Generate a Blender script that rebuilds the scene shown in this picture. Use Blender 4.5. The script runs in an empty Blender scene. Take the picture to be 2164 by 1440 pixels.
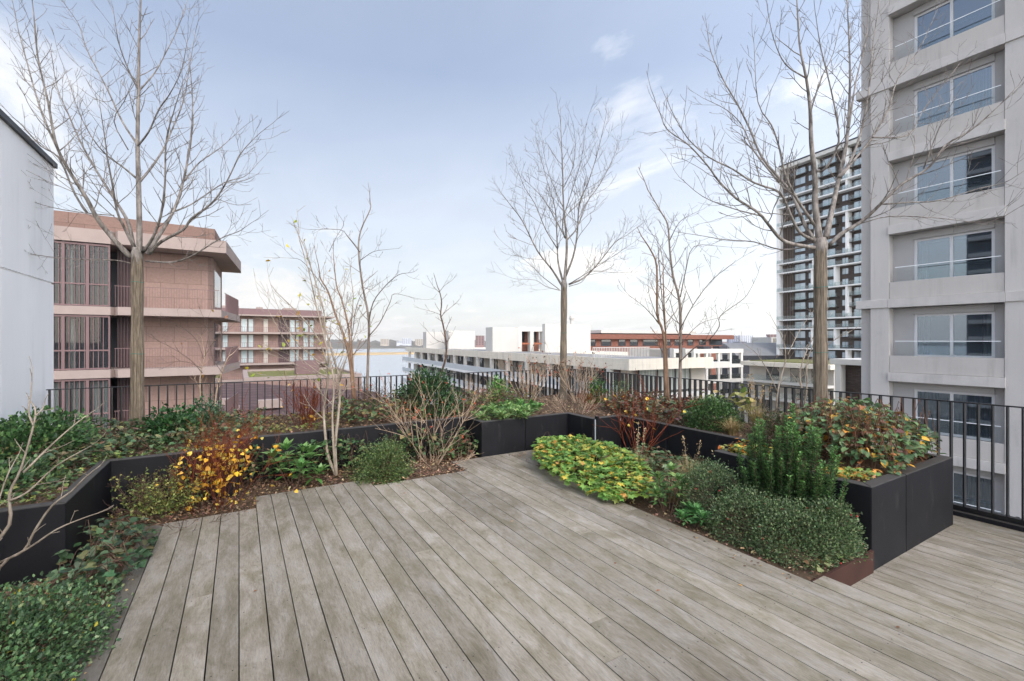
import bpy, math, random
import numpy as np
from mathutils import Vector, Matrix
random.seed(11); RNG = np.random.default_rng(11)
SC = bpy.context.scene; COL = SC.collection
R = math.radians
# ------------------------------------------------------------------ view used for laying the place out
CAMH, F, CX, CY, YAW = 1.70, 960.0, 1082.0, 721.0, R(31.0)
SA, CA = math.sin(YAW), math.cos(YAW)
def at(px, D, py=None):
    """survey point: bearing px (photo column), distance D along the view axis -> X, Y (, Z)"""
    xr = (px - CX) / F * D
    x, y = D * SA + xr * CA, D * CA - xr * SA
    if py is None: return x, y
    return Vector((x, y, CAMH + (CY - py) / F * D))
def dist(x, y): return x * SA + y * CA
def bear(px): return YAW + math.atan((px - CX) / F)
# ------------------------------------------------------------------ colours / materials
def lin(h):
    h = h.lstrip('#'); c = [int(h[i:i + 2], 16) / 255 for i in (0, 2, 4)]
    return tuple(v / 12.92 if v <= .04045 else ((v + .055) / 1.055) ** 2.4 for v in c)
def newmat(name):
    m = bpy.data.materials.new(name); m.use_nodes = True
    nt = m.node_tree; nt.nodes.clear()
    out = nt.nodes.new('ShaderNodeOutputMaterial'); b = nt.nodes.new('ShaderNodeBsdfPrincipled')
    nt.links.new(b.outputs[0], out.inputs[0])
    return m, nt, b, out
def N(nt, t, **kw):
    n = nt.nodes.new(t)
    for k, v in kw.items():
        if k in n.inputs.keys(): n.inputs[k].default_value = v
        else: setattr(n, k, v)
    return n
def coords(nt, scale=(1, 1, 1), kind='Object', rot=(0, 0, 0)):
    tc = N(nt, 'ShaderNodeTexCoord'); mp = N(nt, 'ShaderNodeMapping')
    mp.inputs['Scale'].default_value = scale; mp.inputs['Rotation'].default_value = rot
    nt.links.new(tc.outputs[kind], mp.inputs[0]); return mp.outputs[0]
def ramp(nt, fac, stops):
    r = N(nt, 'ShaderNodeValToRGB'); e = r.color_ramp.elements
    while len(e) < len(stops): e.new(.5)
    for el, (p, c) in zip(e, stops):
        el.position = p; el.color = (*c, 1) if len(c) == 3 else c
    nt.links.new(fac, r.inputs[0]); return r.outputs[0]
def mixc(nt, fac, a, b, mode='MIX'):
    m = N(nt, 'ShaderNodeMix', data_type='RGBA', blend_type=mode)
    for sock, v in ((0, fac), (6, a), (7, b)):
        if hasattr(v, 'links') or isinstance(v, bpy.types.NodeSocket): nt.links.new(v, m.inputs[sock])
        else: m.inputs[sock].default_value = v if sock == 0 else (*v, 1)
    return m.outputs[2]
def noise(nt, vec, scale, detail=4, rough=.55, dist=0):
    n = N(nt, 'ShaderNodeTexNoise'); n.inputs['Scale'].default_value = scale
    n.inputs['Detail'].default_value = detail; n.inputs['Roughness'].default_value = rough
    n.inputs['Distortion'].default_value = dist
    nt.links.new(vec, n.inputs['Vector']); return n.outputs[0]
def bump(nt, b, h, strength=.3, dist=.01):
    bp = N(nt, 'ShaderNodeBump'); bp.inputs['Strength'].default_value = strength; bp.inputs['Distance'].default_value = dist
    nt.links.new(h, bp.inputs['Height']); nt.links.new(bp.outputs[0], b.inputs['Normal'])
def pm(name, hexc, rough=.7, var=.18, scale=3.0, stretch=(1, 1, 1), bmp=0, metallic=0, spec=.3, fine=12):
    """plain procedural surface: two noises vary the colour, optional bump"""
    m, nt, b, _ = newmat(name); c = lin(hexc) if isinstance(hexc, str) else hexc
    v = coords(nt, stretch); n1 = noise(nt, v, scale); n2 = noise(nt, v, scale * fine, 6, .7)
    lo = tuple(x * (1 - var) for x in c); hi = tuple(min(1, x * (1 + var)) for x in c)
    col = ramp(nt, n1, [(.3, lo), (.7, hi)])
    col = mixc(nt, .35, col, ramp(nt, n2, [(.3, lo), (.7, hi)]))
    nt.links.new(col, b.inputs['Base Color'])
    b.inputs['Roughness'].default_value = rough; b.inputs['Metallic'].default_value = metallic
    b.inputs['Specular IOR Level'].default_value = spec
    if bmp: bump(nt, b, n2, bmp, .01)
    return m
def leafmat(name, trans=.25, rough=.5):
    m, nt, b, out = newmat(name)
    a = N(nt, 'ShaderNodeAttribute', attribute_name='Col')
    v = coords(nt); n1 = noise(nt, v, 60, 3)
    col = mixc(nt, .5, a.outputs[0], mixc(nt, 1, a.outputs[0], ramp(nt, n1, [(.3, (.55, .55, .55)), (.7, (1.35, 1.35, 1.35))]), 'MULTIPLY'))
    nt.links.new(col, b.inputs['Base Color']); b.inputs['Roughness'].default_value = rough
    b.inputs['Specular IOR Level'].default_value = .35
    t = N(nt, 'ShaderNodeBsdfTranslucent'); nt.links.new(col, t.inputs[0])
    mx = N(nt, 'ShaderNodeMixShader'); mx.inputs[0].default_value = trans
    nt.links.new(b.outputs[0], mx.inputs[1]); nt.links.new(t.outputs[0], mx.inputs[2]); nt.links.new(mx.outputs[0], out.inputs[0])
    return m
def glassmat(name, tint=(.9, .95, .95), refl=1.0, opaque=0, dark=(.02, .025, .03), rough=.02, ior=1.9):
    """window pane: fresnel mirror over a clear (or partly opaque) body"""
    m, nt, b, out = newmat(name); nt.nodes.remove(b)
    g = N(nt, 'ShaderNodeBsdfGlossy'); g.inputs['Roughness'].default_value = rough; g.inputs[0].default_value = (*(refl if hasattr(refl, '__len__') else (refl,) * 3), 1)
    t = N(nt, 'ShaderNodeBsdfTransparent'); t.inputs[0].default_value = (*tint, 1)
    d = N(nt, 'ShaderNodeBsdfDiffuse'); d.inputs[0].default_value = (*dark, 1)
    m1 = N(nt, 'ShaderNodeMixShader'); m1.inputs[0].default_value = opaque
    nt.links.new(t.outputs[0], m1.inputs[1]); nt.links.new(d.outputs[0], m1.inputs[2])
    fr = N(nt, 'ShaderNodeFresnel'); fr.inputs[0].default_value = ior
    v = coords(nt); n = noise(nt, v, .7, 2)
    bp = N(nt, 'ShaderNodeBump'); bp.inputs['Strength'].default_value = .02; nt.links.new(n, bp.inputs['Height']); nt.links.new(bp.outputs[0], g.inputs['Normal'])
    m2 = N(nt, 'ShaderNodeMixShader'); nt.links.new(fr.outputs[0], m2.inputs[0])
    nt.links.new(m1.outputs[0], m2.inputs[1]); nt.links.new(g.outputs[0], m2.inputs[2]); nt.links.new(m2.outputs[0], out.inputs[0])
    return m
# ------------------------------------------------------------------ mesh builders
def link(o, parent=None):
    COL.objects.link(o)
    if parent is not None: o.parent = parent
    return o
class MB:
    def __init__(s): s.v = []; s.f = []; s.m = []; s.c = []
    def add(s, vs, fs, m=0):
        b = len(s.v); s.v += [tuple(v) for v in vs]
        for f in fs: s.f.append([b + i for i in f]); s.m.append(m)
        return s
    def box(s, x0, x1, y0, y1, z0, z1, m=0):
        if x0 > x1: x0, x1 = x1, x0
        if y0 > y1: y0, y1 = y1, y0
        return s.add([(x0, y0, z0), (x1, y0, z0), (x1, y1, z0), (x0, y1, z0), (x0, y0, z1), (x1, y0, z1), (x1, y1, z1), (x0, y1, z1)],
                     [(0, 3, 2, 1), (4, 5, 6, 7), (0, 1, 5, 4), (1, 2, 6, 5), (2, 3, 7, 6), (3, 0, 4, 7)], m)
    def prism(s, poly, z0, z1, m=0):
        n = len(poly)
        a = sum(poly[i][0] * poly[(i + 1) % n][1] - poly[(i + 1) % n][0] * poly[i][1] for i in range(n))
        if a < 0: poly = poly[::-1]
        return s.add([(x, y, z0) for x, y in poly] + [(x, y, z1) for x, y in poly],
                     [tuple(range(n - 1, -1, -1)), tuple(range(n, 2 * n))] + [(i, (i + 1) % n, n + (i + 1) % n, n + i) for i in range(n)], m)
    def tube(s, pts, r0, r1=None, sides=6, m=0, cap=True, pw=1.0):
        pts = [Vector(p) for p in pts]; n = len(pts)
        if n < 2: return s
        if r1 is None: r1 = r0
        rad = [r0 + (r1 - r0) * (i / (n - 1)) ** pw for i in range(n)] if not hasattr(r0, '__len__') else r0
        vs = []; ref = None
        for i in range(n):
            d = (pts[min(i + 1, n - 1)] - pts[max(i - 1, 0)])
            if d.length < 1e-9: d = Vector((0, 0, 1))
            d.normalize()
            if ref is None: ref = d.orthogonal().normalized()
            a = ref - d * ref.dot(d)
            a = a.normalized() if a.length > 1e-6 else d.orthogonal().normalized()
            ref = a; b = d.cross(a)
            for k in range(sides):
                t = 2 * math.pi * k / sides
                vs.append(pts[i] + (a * math.cos(t) + b * math.sin(t)) * rad[i])
        fs = [(i * sides + k, i * sides + (k + 1) % sides, (i + 1) * sides + (k + 1) % sides, (i + 1) * sides + k) for i in range(n - 1) for k in range(sides)]
        if cap: fs += [tuple(range(sides - 1, -1, -1)), tuple((n - 1) * sides + k for k in range(sides))]
        return s.add(vs, fs, m)
    def ball(s, c, r, m=0):
        c = Vector(c); vs = [c + Vector((0, 0, -r))]
        for z, q in ((-.5, .87), (.5, .87)):
            for k in range(6): vs.append(c + Vector((math.cos(k * math.pi / 3) * q, math.sin(k * math.pi / 3) * q, z)) * r)
        vs.append(c + Vector((0, 0, r)))
        fs = [(0, 1 + (k + 1) % 6, 1 + k) for k in range(6)] + [(1 + k, 1 + (k + 1) % 6, 7 + (k + 1) % 6, 7 + k) for k in range(6)] + [(13, 7 + k, 7 + (k + 1) % 6) for k in range(6)]
        return s.add(vs, fs, m)
    def build(s, name, mats, parent=None, smooth=False, bevel=0):
        me = bpy.data.meshes.new(name); me.from_pydata(s.v, [], s.f)
        if not isinstance(mats, (list, tuple)): mats = [mats]
        for m in mats: me.materials.append(m)
        if len(mats) > 1: me.polygons.foreach_set('material_index', s.m)
        if smooth: me.polygons.foreach_set('use_smooth', [True] * len(s.f))
        me.update()
        o = link(bpy.data.objects.new(name, me), parent)
        if bevel:
            b = o.modifiers.new('edge', 'BEVEL'); b.width = bevel; b.segments = 2; b.limit_method = 'ANGLE'; b.angle_limit = R(40)
        return o
# leaf templates: (verts, faces)
T_DIA = (np.array([[0, 0, 0], [-.3, .5, .07], [0, 1, -.05], [.3, .5, .07]]), [(0, 3, 2, 1)])
T_OVAL = (np.array([[0, 0, 0], [-.3, .4, .1], [-.22, .75, .04], [0, 1, -.1], [.22, .75, .04], [.3, .4, .1], [0, .5, 0]]),
          [(0, 6, 1), (1, 6, 2), (2, 6, 3), (3, 6, 4), (4, 6, 5), (5, 6, 0)])
T_HEART = (np.array([[0, .1, 0], [-.3, 0, .06], [-.46, .3, .1], [-.32, .65, .05], [0, 1, -.14], [.32, .65, .05], [.46, .3, .1], [.3, 0, .06], [0, .45, -.03]]),
           [(0, 8, 1), (1, 8, 2), (2, 8, 3), (3, 8, 4), (4, 8, 5), (5, 8, 6), (6, 8, 7), (7, 8, 0)])
T_LONG = (np.array([[0, 0, 0], [-.1, .3, .07], [-.13, .62, .04], [0, 1, -.16], [.13, .62, .04], [.1, .3, .07], [0, .32, .02], [0, .64, -.01]]),
          [(0, 6, 1), (1, 6, 7, 2), (2, 7, 3), (3, 7, 4), (4, 7, 6, 5), (5, 6, 0)])
def _lobed():
    vs = [[0, .45, .05]]; n = 10
    for k in range(n + 1):
        t = R(-145 + 290 * k / n); r = .55 if k % 2 == 1 else .33
        if k in (0, n): r = .3
        vs.append([math.sin(t) * r, .45 + math.cos(t) * r, -.05 if k % 2 else .03])
    return np.array(vs), [(0, k + 1, k + 2)[::-1] for k in range(n)]
T_LOBE = _lobed()
class LM:
    """many leaves in one mesh, each with its own colour"""
    def __init__(s): s.v = []; s.c = []; s.f = []; s.n = 0
    def add(s, P, d, n, size, col, tmpl):
        P = np.atleast_2d(np.asarray(P, float)); k = len(P)
        if k == 0: return s
        d = np.broadcast_to(np.asarray(d, float), (k, 3)); n = np.broadcast_to(np.asarray(n, float), (k, 3))
        d = d / (np.linalg.norm(d, axis=1, keepdims=True) + 1e-9)
        x = np.cross(d, n); x /= (np.linalg.norm(x, axis=1, keepdims=True) + 1e-9)
        z = np.cross(x, d); tv, tf = tmpl; sz = np.broadcast_to(np.asarray(size, float), (k,))[:, None, None]
        V = P[:, None, :] + sz * (tv[None, :, 0:1] * x[:, None, :] + tv[None, :, 1:2] * d[:, None, :] + tv[None, :, 2:3] * z[:, None, :])
        s.v.append(V.reshape(-1, 3)); s.c.append(np.repeat(np.asarray(col, float), len(tv), axis=0))
        base = s.n + np.arange(k) * len(tv)
        for f in tf: s.f.append((base[:, None] + np.array(f)[None, :]))
        s.n += k * len(tv); return s
    def build(s, name, mat, parent=None):
        V = np.concatenate(s.v) if s.v else np.zeros((0, 3)); C = np.concatenate(s.c) if s.c else np.zeros((0, 3))
        loops = np.concatenate([f.reshape(-1) for f in s.f]) if s.f else np.zeros(0, int)
        tot = np.concatenate([np.full(len(f), f.shape[1]) for f in s.f]) if s.f else np.zeros(0, int)
        start = np.concatenate([[0], np.cumsum(tot)[:-1]]) if len(tot) else tot
        me = bpy.data.meshes.new(name); me.vertices.add(len(V)); me.loops.add(len(loops)); me.polygons.add(len(tot))
        me.vertices.foreach_set('co', V.reshape(-1).astype(np.float32)); me.loops.foreach_set('vertex_index', loops.astype(np.int32))
        me.polygons.foreach_set('loop_start', start.astype(np.int32)); me.polygons.foreach_set('loop_total', tot.astype(np.int32))
        a = me.color_attributes.new('Col', 'FLOAT_COLOR', 'POINT')
        a.data.foreach_set('color', np.concatenate([C, np.ones((len(C), 1))], axis=1).reshape(-1).astype(np.float32))
        me.materials.append(mat); me.update(calc_edges=True); me.validate()
        return link(bpy.data.objects.new(name, me), parent)
def pal(cols, k, jit=.18, w=None):
    """k leaf colours picked from a palette of hex values (+ brightness / hue jitter)"""
    base = np.array([lin(c) for c in cols]); w = np.array(w, float) / sum(w) if w else None
    c = base[RNG.choice(len(base), k, p=w)]
    return np.clip(c * (1 + RNG.normal(0, jit, (k, 1))) * (1 + RNG.normal(0, jit * .35, (k, 3))), .004, .9)
def rvec(k): 
    v = RNG.normal(0, 1, (k, 3)); return v / np.linalg.norm(v, axis=1, keepdims=True)
# ------------------------------------------------------------------ scene tree helpers
def tag(o, label, cat, group=None):
    o['label'] = label; o['category'] = cat
    if group: o['group'] = group
    return o
def thing(name, label, cat, loc=(0, 0, 0), rz=0, group=None):
    o = bpy.data.objects.new(name, None); o.empty_display_size = .2; link(o)
    o.location = loc; o.rotation_euler = (0, 0, rz); return tag(o, label, cat, group)
def struct(o): o['kind'] = 'structure'; return o
def stuff(o, label=None, cat=None):
    o['kind'] = 'stuff'
    if label: tag(o, label, cat)
    return o
def dupe(src, parent, loc=(0, 0, 0), rz=0):
    """copy of a part and its sub-parts under another thing"""
    c = src.copy(); link(c, parent); c.location = loc; c.rotation_euler = (0, 0, rz)
    for ch in list(src.children):
        g = ch.copy(); link(g, c)
    return c
# ================================================================== camera, sky, sun
cam = bpy.data.cameras.new('camera'); cam.sensor_width = 36; cam.lens = 36 * F / 2164; cam.clip_start = .05; cam.clip_end = 9000
co = link(bpy.data.objects.new('camera', cam)); co.location = (0, 0, CAMH); co.rotation_euler = (R(90), 0, -YAW); SC.camera = co
SC.view_settings.view_transform = 'Standard'; SC.view_settings.look = 'None'; SC.view_settings.exposure = .75; SC.view_settings.gamma = 1
SUN_EL, SUN_AZ = R(42), R(182)          # azimuth clockwise from +Y: behind and to the left of the terrace
w = bpy.data.worlds.new('World'); SC.world = w; w.use_nodes = True
nt = w.node_tree; nt.nodes.clear()
wo = N(nt, 'ShaderNodeOutputWorld'); bg = N(nt, 'ShaderNodeBackground'); bg.inputs[1].default_value = .074
nt.links.new(bg.outputs[0], wo.inputs[0])
sky = N(nt, 'ShaderNodeTexSky', sky_type='NISHITA', sun_disc=False); sky.sun_elevation = SUN_EL; sky.sun_rotation = SUN_AZ
sky.altitude = 30; sky.air_density = 1.0; sky.dust_density = 1.4; sky.ozone_density = 1.6
tc = N(nt, 'ShaderNodeTexCoord'); sep = N(nt, 'ShaderNodeSeparateXYZ'); nt.links.new(tc.outputs['Generated'], sep.inputs[0])
def mth(op, a, b=None, clamp=False):
    m = N(nt, 'ShaderNodeMath', operation=op, use_clamp=clamp)
    for i, v in enumerate((a, b)):
        if v is None: continue
        if isinstance(v, (int, float)): m.inputs[i].default_value = v
        else: nt.links.new(v, m.inputs[i])
    return m.outputs[0]
zc = mth('MAXIMUM', sep.outputs[2], .0)
den = mth('ADD', zc, .12)
cmb = N(nt, 'ShaderNodeCombineXYZ'); nt.links.new(mth('DIVIDE', sep.outputs[0], den), cmb.inputs[0]); nt.links.new(mth('DIVIDE', sep.outputs[1], den), cmb.inputs[1])
mp = N(nt, 'ShaderNodeMapping'); mp.inputs['Location'].default_value = (3.1, 1.7, 0); mp.inputs['Rotation'].default_value = (0, 0, R(25)); mp.inputs['Scale'].default_value = (.9, .55, 1)
nt.links.new(cmb.outputs[0], mp.inputs[0])
n1 = noise(nt, mp.outputs[0], .55, 9, .6, .35)
n2 = noise(nt, mp.outputs[0], 1.7, 10, .62, .5)
cl = mth('ADD', mth('MULTIPLY', n1, .65), mth('MULTIPLY', n2, .35))
lo = mth('SUBTRACT', 1, mth('MULTIPLY', zc, 2.0), True)          # the cloud sheet thickens towards the horizon
th = mth('SUBTRACT', .60, mth('MULTIPLY', lo, .22))
# heaped banks of cloud in a few quarters of the sky
acc = None
for (px_, py_, wd_, amt_) in ((-20, 60, .12, .24), (40, 330, .10, .10), (1330, 190, .10, .095), (1290, 60, .07, .06), (480, 560, .16, .10), (1250, 610, .13, .09), (1700, 120, .06, .07)):
    dv_ = (Vector(at(px_, 1.0, py_)) - Vector((0, 0, CAMH))).normalized()
    vd = N(nt, 'ShaderNodeVectorMath', operation='DISTANCE'); nt.links.new(tc.outputs['Generated'], vd.inputs[0]); vd.inputs[1].default_value = dv_
    g_ = mth('MULTIPLY', mth('SUBTRACT', 1, mth('DIVIDE', vd.outputs['Value'], wd_ * 2.1), True), amt_)
    acc = g_ if acc is None else mth('ADD', acc, g_)
cl = mth('ADD', cl, acc)
cm = mth('MULTIPLY', mth('SUBTRACT', cl, th), 5.0, True)
thin = mth('ADD', .18, mth('MULTIPLY', lo, .62), True)           # high thin veil everywhere
cm2 = mth('MAXIMUM', mth('MULTIPLY', cm, .97), thin)
skyb = mixc(nt, 1, sky.outputs[0], (.98, 1.0, 1.03), 'MULTIPLY')
cloud = ramp(nt, n2, [(.3, (6.6, 6.55, 6.55)), (.65, (7.6, 7.5, 7.4))])
fin = mixc(nt, cm2, skyb, cloud)
# broad warm glow added to the unseen sky behind the camera, to brighten walls
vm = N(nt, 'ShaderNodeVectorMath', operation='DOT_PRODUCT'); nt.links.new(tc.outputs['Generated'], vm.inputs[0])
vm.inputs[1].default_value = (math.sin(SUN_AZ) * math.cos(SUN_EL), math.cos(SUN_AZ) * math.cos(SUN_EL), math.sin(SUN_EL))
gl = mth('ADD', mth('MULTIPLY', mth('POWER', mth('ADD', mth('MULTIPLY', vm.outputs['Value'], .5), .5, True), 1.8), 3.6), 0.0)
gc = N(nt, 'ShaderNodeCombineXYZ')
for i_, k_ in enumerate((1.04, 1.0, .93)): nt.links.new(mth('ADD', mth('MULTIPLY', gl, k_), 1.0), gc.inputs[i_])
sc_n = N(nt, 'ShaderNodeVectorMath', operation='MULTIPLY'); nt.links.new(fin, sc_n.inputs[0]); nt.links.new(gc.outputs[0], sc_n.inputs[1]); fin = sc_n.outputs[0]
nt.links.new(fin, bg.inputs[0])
sun = bpy.data.lights.new('sun', 'SUN'); sun.energy = .7; sun.angle = R(30); sun.color = (1, .94, .86)
so = link(bpy.data.objects.new('sun', sun))
dv = Vector((math.sin(SUN_AZ) * math.cos(SUN_EL), math.cos(SUN_AZ) * math.cos(SUN_EL), math.sin(SUN_EL)))
so.rotation_euler = dv.to_track_quat('Z', 'Y').to_euler(); so.location = (-20, -20, 60)
# ================================================================== terrace materials
def deckmat():
    m, nt, b, _ = newmat('weathered_wood')
    a = N(nt, 'ShaderNodeAttribute', attribute_name='Col'); sp = N(nt, 'ShaderNodeSeparateColor'); nt.links.new(a.outputs[0], sp.inputs[0])
    tc = N(nt, 'ShaderNodeTexCoord'); off = N(nt, 'ShaderNodeVectorMath', operation='MULTIPLY_ADD')
    off.inputs[1].default_value = (37, 53, 11); nt.links.new(a.outputs[0], off.inputs[0]); nt.links.new(tc.outputs['Object'], off.inputs[2])
    def mapped(s):
        p = N(nt, 'ShaderNodeMapping'); p.inputs['Scale'].default_value = s; nt.links.new(off.outputs[0], p.inputs[0]); return p.outputs[0]
    grain = noise(nt, mapped((1, .13, 1)), 120, 9, .8, .3)
    streak = noise(nt, mapped((1, .16, 1)), 16, 7, .68, .6)
    blot = noise(nt, mapped((1, .38, 1)), 6.0, 9, .74, .5)
    wide = noise(nt, tc.outputs['Object'], .55, 4, .6)
    speck = noise(nt, mapped((1, .45, 1)), 75, 3, .5)
    base = ramp(nt, streak, [(.25, lin('#877e71')), (.5, lin('#958d80')), (.78, lin('#a39c93'))])
    ol = ramp(nt, blot, [(.42, (0, 0, 0)), (.64, (1, 1, 1))])
    base = mixc(nt, mth2(nt, 'MULTIPLY', ol, .62), base, lin('#726a4b'))
    dk = ramp(nt, mth2(nt, 'ADD', mth2(nt, 'MULTIPLY', blot, .5), mth2(nt, 'MULTIPLY', wide, .6)), [(.51, (0, 0, 0)), (.72, (1, 1, 1))])
    base = mixc(nt, mth2(nt, 'MULTIPLY', dk, .62), base, lin('#5a5145'))
    base = mixc(nt, 1, base, ramp(nt, grain, [(.32, (.66, .65, .63)), (.5, (1.0, 1.0, 1.0)), (.70, (1.18, 1.18, 1.18))]), 'MULTIPLY')
    sk = ramp(nt, speck, [(.68, (0, 0, 0)), (.76, (1, 1, 1))])
    base = mixc(nt, mth2(nt, 'MULTIPLY', sk, .5), base, lin('#4c463f'))
    br = N(nt, 'ShaderNodeMapRange'); br.clamp = False; br.inputs[3].default_value = .80; br.inputs[4].default_value = 1.12; nt.links.new(sp.outputs[1], br.inputs[0])
    gr = N(nt, 'ShaderNodeCombineColor'); [nt.links.new(br.outputs[0], gr.inputs[i]) for i in range(3)]
    base = mixc(nt, 1, base, gr.outputs[0], 'MULTIPLY')
    nt.links.new(base, b.inputs['Base Color']); b.inputs['Roughness'].default_value = .72; b.inputs['Specular IOR Level'].default_value = .3
    bump(nt, b, mth2(nt, 'ADD', grain, mth2(nt, 'MULTIPLY', streak, .6)), .45, .006)
    return m
def mth2(nt, op, a, b):
    m = N(nt, 'ShaderNodeMath', operation=op)
    for i, v in enumerate((a, b)):
        if isinstance(v, (int, float)): m.inputs[i].default_value = v
        else: nt.links.new(v, m.inputs[i])
    return m.outputs[0]
M = {}
M['deck'] = deckmat()
M['nail'] = pm('dull_nail_heads', '#2b2724', .5)
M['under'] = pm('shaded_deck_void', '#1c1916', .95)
M['planter'] = pm('black_fibre_cement', '#1a1a1d', .6, .3, 2.6, bmp=.12, spec=.2, fine=24)
def dust(m):
    nt = m.node_tree; b = [n for n in nt.nodes if n.type == 'BSDF_PRINCIPLED'][0]; src = b.inputs['Base Color'].links[0].from_socket
    a = ramp(nt, noise(nt, coords(nt, (1, 1, .3)), 7, 8, .72, .4), [(.56, (0, 0, 0)), (.74, (1, 1, 1))]); c = ramp(nt, noise(nt, coords(nt), 90, 3, .6), [(.70, (0, 0, 0)), (.74, (1, 1, 1))])
    g = N(nt, 'ShaderNodeNewGeometry'); sp = N(nt, 'ShaderNodeSeparateXYZ'); nt.links.new(g.outputs['Normal'], sp.inputs[0])
    up = mth2(nt, 'MULTIPLY', sp.outputs[2], .2)
    f = mth2(nt, 'ADD', mth2(nt, 'MULTIPLY', a, .10), mth2(nt, 'MULTIPLY', c, .06)); f = mth2(nt, 'MAXIMUM', mth2(nt, 'ADD', f, up), 0.0)
    nt.links.new(mixc(nt, f, src, lin('#8a8378')), b.inputs['Base Color'])
dust(M['planter'])
def streaks(m, amt, col='#6a6762', sc=4.5):
    nt = m.node_tree; b = [n for n in nt.nodes if n.type == 'BSDF_PRINCIPLED'][0]; src = b.inputs['Base Color'].links[0].from_socket
    a = ramp(nt, noise(nt, coords(nt, (1, 1, .05)), sc, 7, .7, .3), [(.48, (0, 0, 0)), (.75, (1, 1, 1))]); c = ramp(nt, noise(nt, coords(nt), .9, 5, .65), [(.42, (0, 0, 0)), (.62, (1, 1, 1))])
    nt.links.new(mixc(nt, mth2(nt, 'MULTIPLY', mth2(nt, 'MULTIPLY', a, c), amt), src, lin(col)), b.inputs['Base Color'])
M['soil'] = pm('brown_soil', '#5a4b3c', .95, .45, 6, bmp=.9, spec=.1, fine=9)
M['steel'] = pm('black_painted_steel', '#101114', .38, .15, 6, spec=.5)
M['corten'] = pm('brown_rusted_steel', '#3d251d', .75, .25, 5)
M['coping'] = pm('grey_gravel_kerb', '#55565a', .8)
M['white_led'] = pm('white_diffuser', '#e6e8ea', .4, .03)
M['leaf'] = leafmat('leaves'); M['dry'] = leafmat('dry_leaves', .12, .7)
# ================================================================== deck (boards run along +Y)
def yend(x):
    return 5.28 if x < .17 else 5.68 if x < 1.3 else 5.40 if x < 2.62 else 5.90
class PL(MB):
    def plank(s, x0, x1, y0, y1, z0, z1, c):
        b = len(s.v); s.box(x0, x1, y0, y1, z0, z1); s.c += [c] * (len(s.v) - b)
def boards(x_edges, y0f, y1f, z, name):
    mb = PL(); nails = []
    for a, b in zip(x_edges[:-1], x_edges[1:]):
        y0, y1 = y0f, y1f((a + b) / 2); cuts = [y0]
        y = y0 + random.uniform(.8, 5.6)
        while y < y1 - .8: cuts.append(y); y += random.choice((4.25, 4.9, 5.5)) 
        cuts.append(y1)
        for c0, c1 in zip(cuts[:-1], cuts[1:]):
            col = (random.random(), random.random(), random.random())
            if a < -.6: col = (col[0], -1.1, col[2])
            dz = random.uniform(-.0012, .0012)
            mb.plank(a + .0028 + random.uniform(0, .0012), b - .0028 - random.uniform(0, .0012), c0 + (.0015 if c0 > y0 else 0), c1 - .0015, z - .022, z + dz, col)
            ys = [c0 + .04, c1 - .04] + [k * .55 for k in range(-5, 13) if c0 + .15 < k * .55 < c1 - .15]
            for yy in ys:
                for xx in (a + .03, b - .03): nails.append((xx + random.uniform(-.005, .005), yy + random.uniform(-.01, .01), z + dz + .0008))
    me0 = len(mb.f)
    for (x, y, zz) in nails:
        r = .0042; b = len(mb.v)
        mb.add([(x + math.cos(k * math.pi / 3) * r, y + math.sin(k * math.pi / 3) * r, zz) for k in range(6)], [tuple(range(6))], 1); mb.c += [(0, 0, 0)] * 6
    o = mb.build(name, [M['deck'], M['nail']], bevel=0)
    at_ = o.data.color_attributes.new('Col', 'FLOAT_COLOR', 'POINT'); at_.data.foreach_set('color', np.array([(*c, 1) for c in mb.c], np.float32).reshape(-1))
    return struct(o)
xe = [-.742] + [round(-.60 + .15 * k, 4) for k in range(28)] 
xe = [x for x in xe if x < 3.40] + [3.46]
boards(xe, -3.0, yend, 0.0, 'upper_deck')
boards([3.46, 3.61, 3.76, 3.91, 4.06], 5.12, lambda x: 5.90, 0.0, 'deck_corner')
boards([3.46, 3.625], -3.0, lambda x: 1.655, 0.0, 'deck_nosing')
xl = [3.56 + .15 * k for k in range(20)] + [6.6]
LOWZ = -.18
boards(xl, -3.0, lambda x: 1.66 if x < 6.27 else 8.4, LOWZ, 'lower_deck')
b = MB(); b.box(3.59, 3.61, -3, 1.655, LOWZ - .03, -.024); struct(b.build('deck_riser', M['deck']))
b = MB(); b.box(-.73, 3.58, -3.05, 5.27, -.16, -.05); b.box(3.62, 6.65, -3.05, 1.9, -.30, -.215); struct(b.build('deck_substructure', M['under']))
# the block the terrace crowns
b = MB(); b.box(-2.26, 6.9, -4, 8.62, -.34, -.31); b.box(-2.2, 6.85, -6, 8.6, -22.4, -.345); struct(b.build('terrace_base', pm('grey_roof_slab', '#77787a', .85)))
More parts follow.
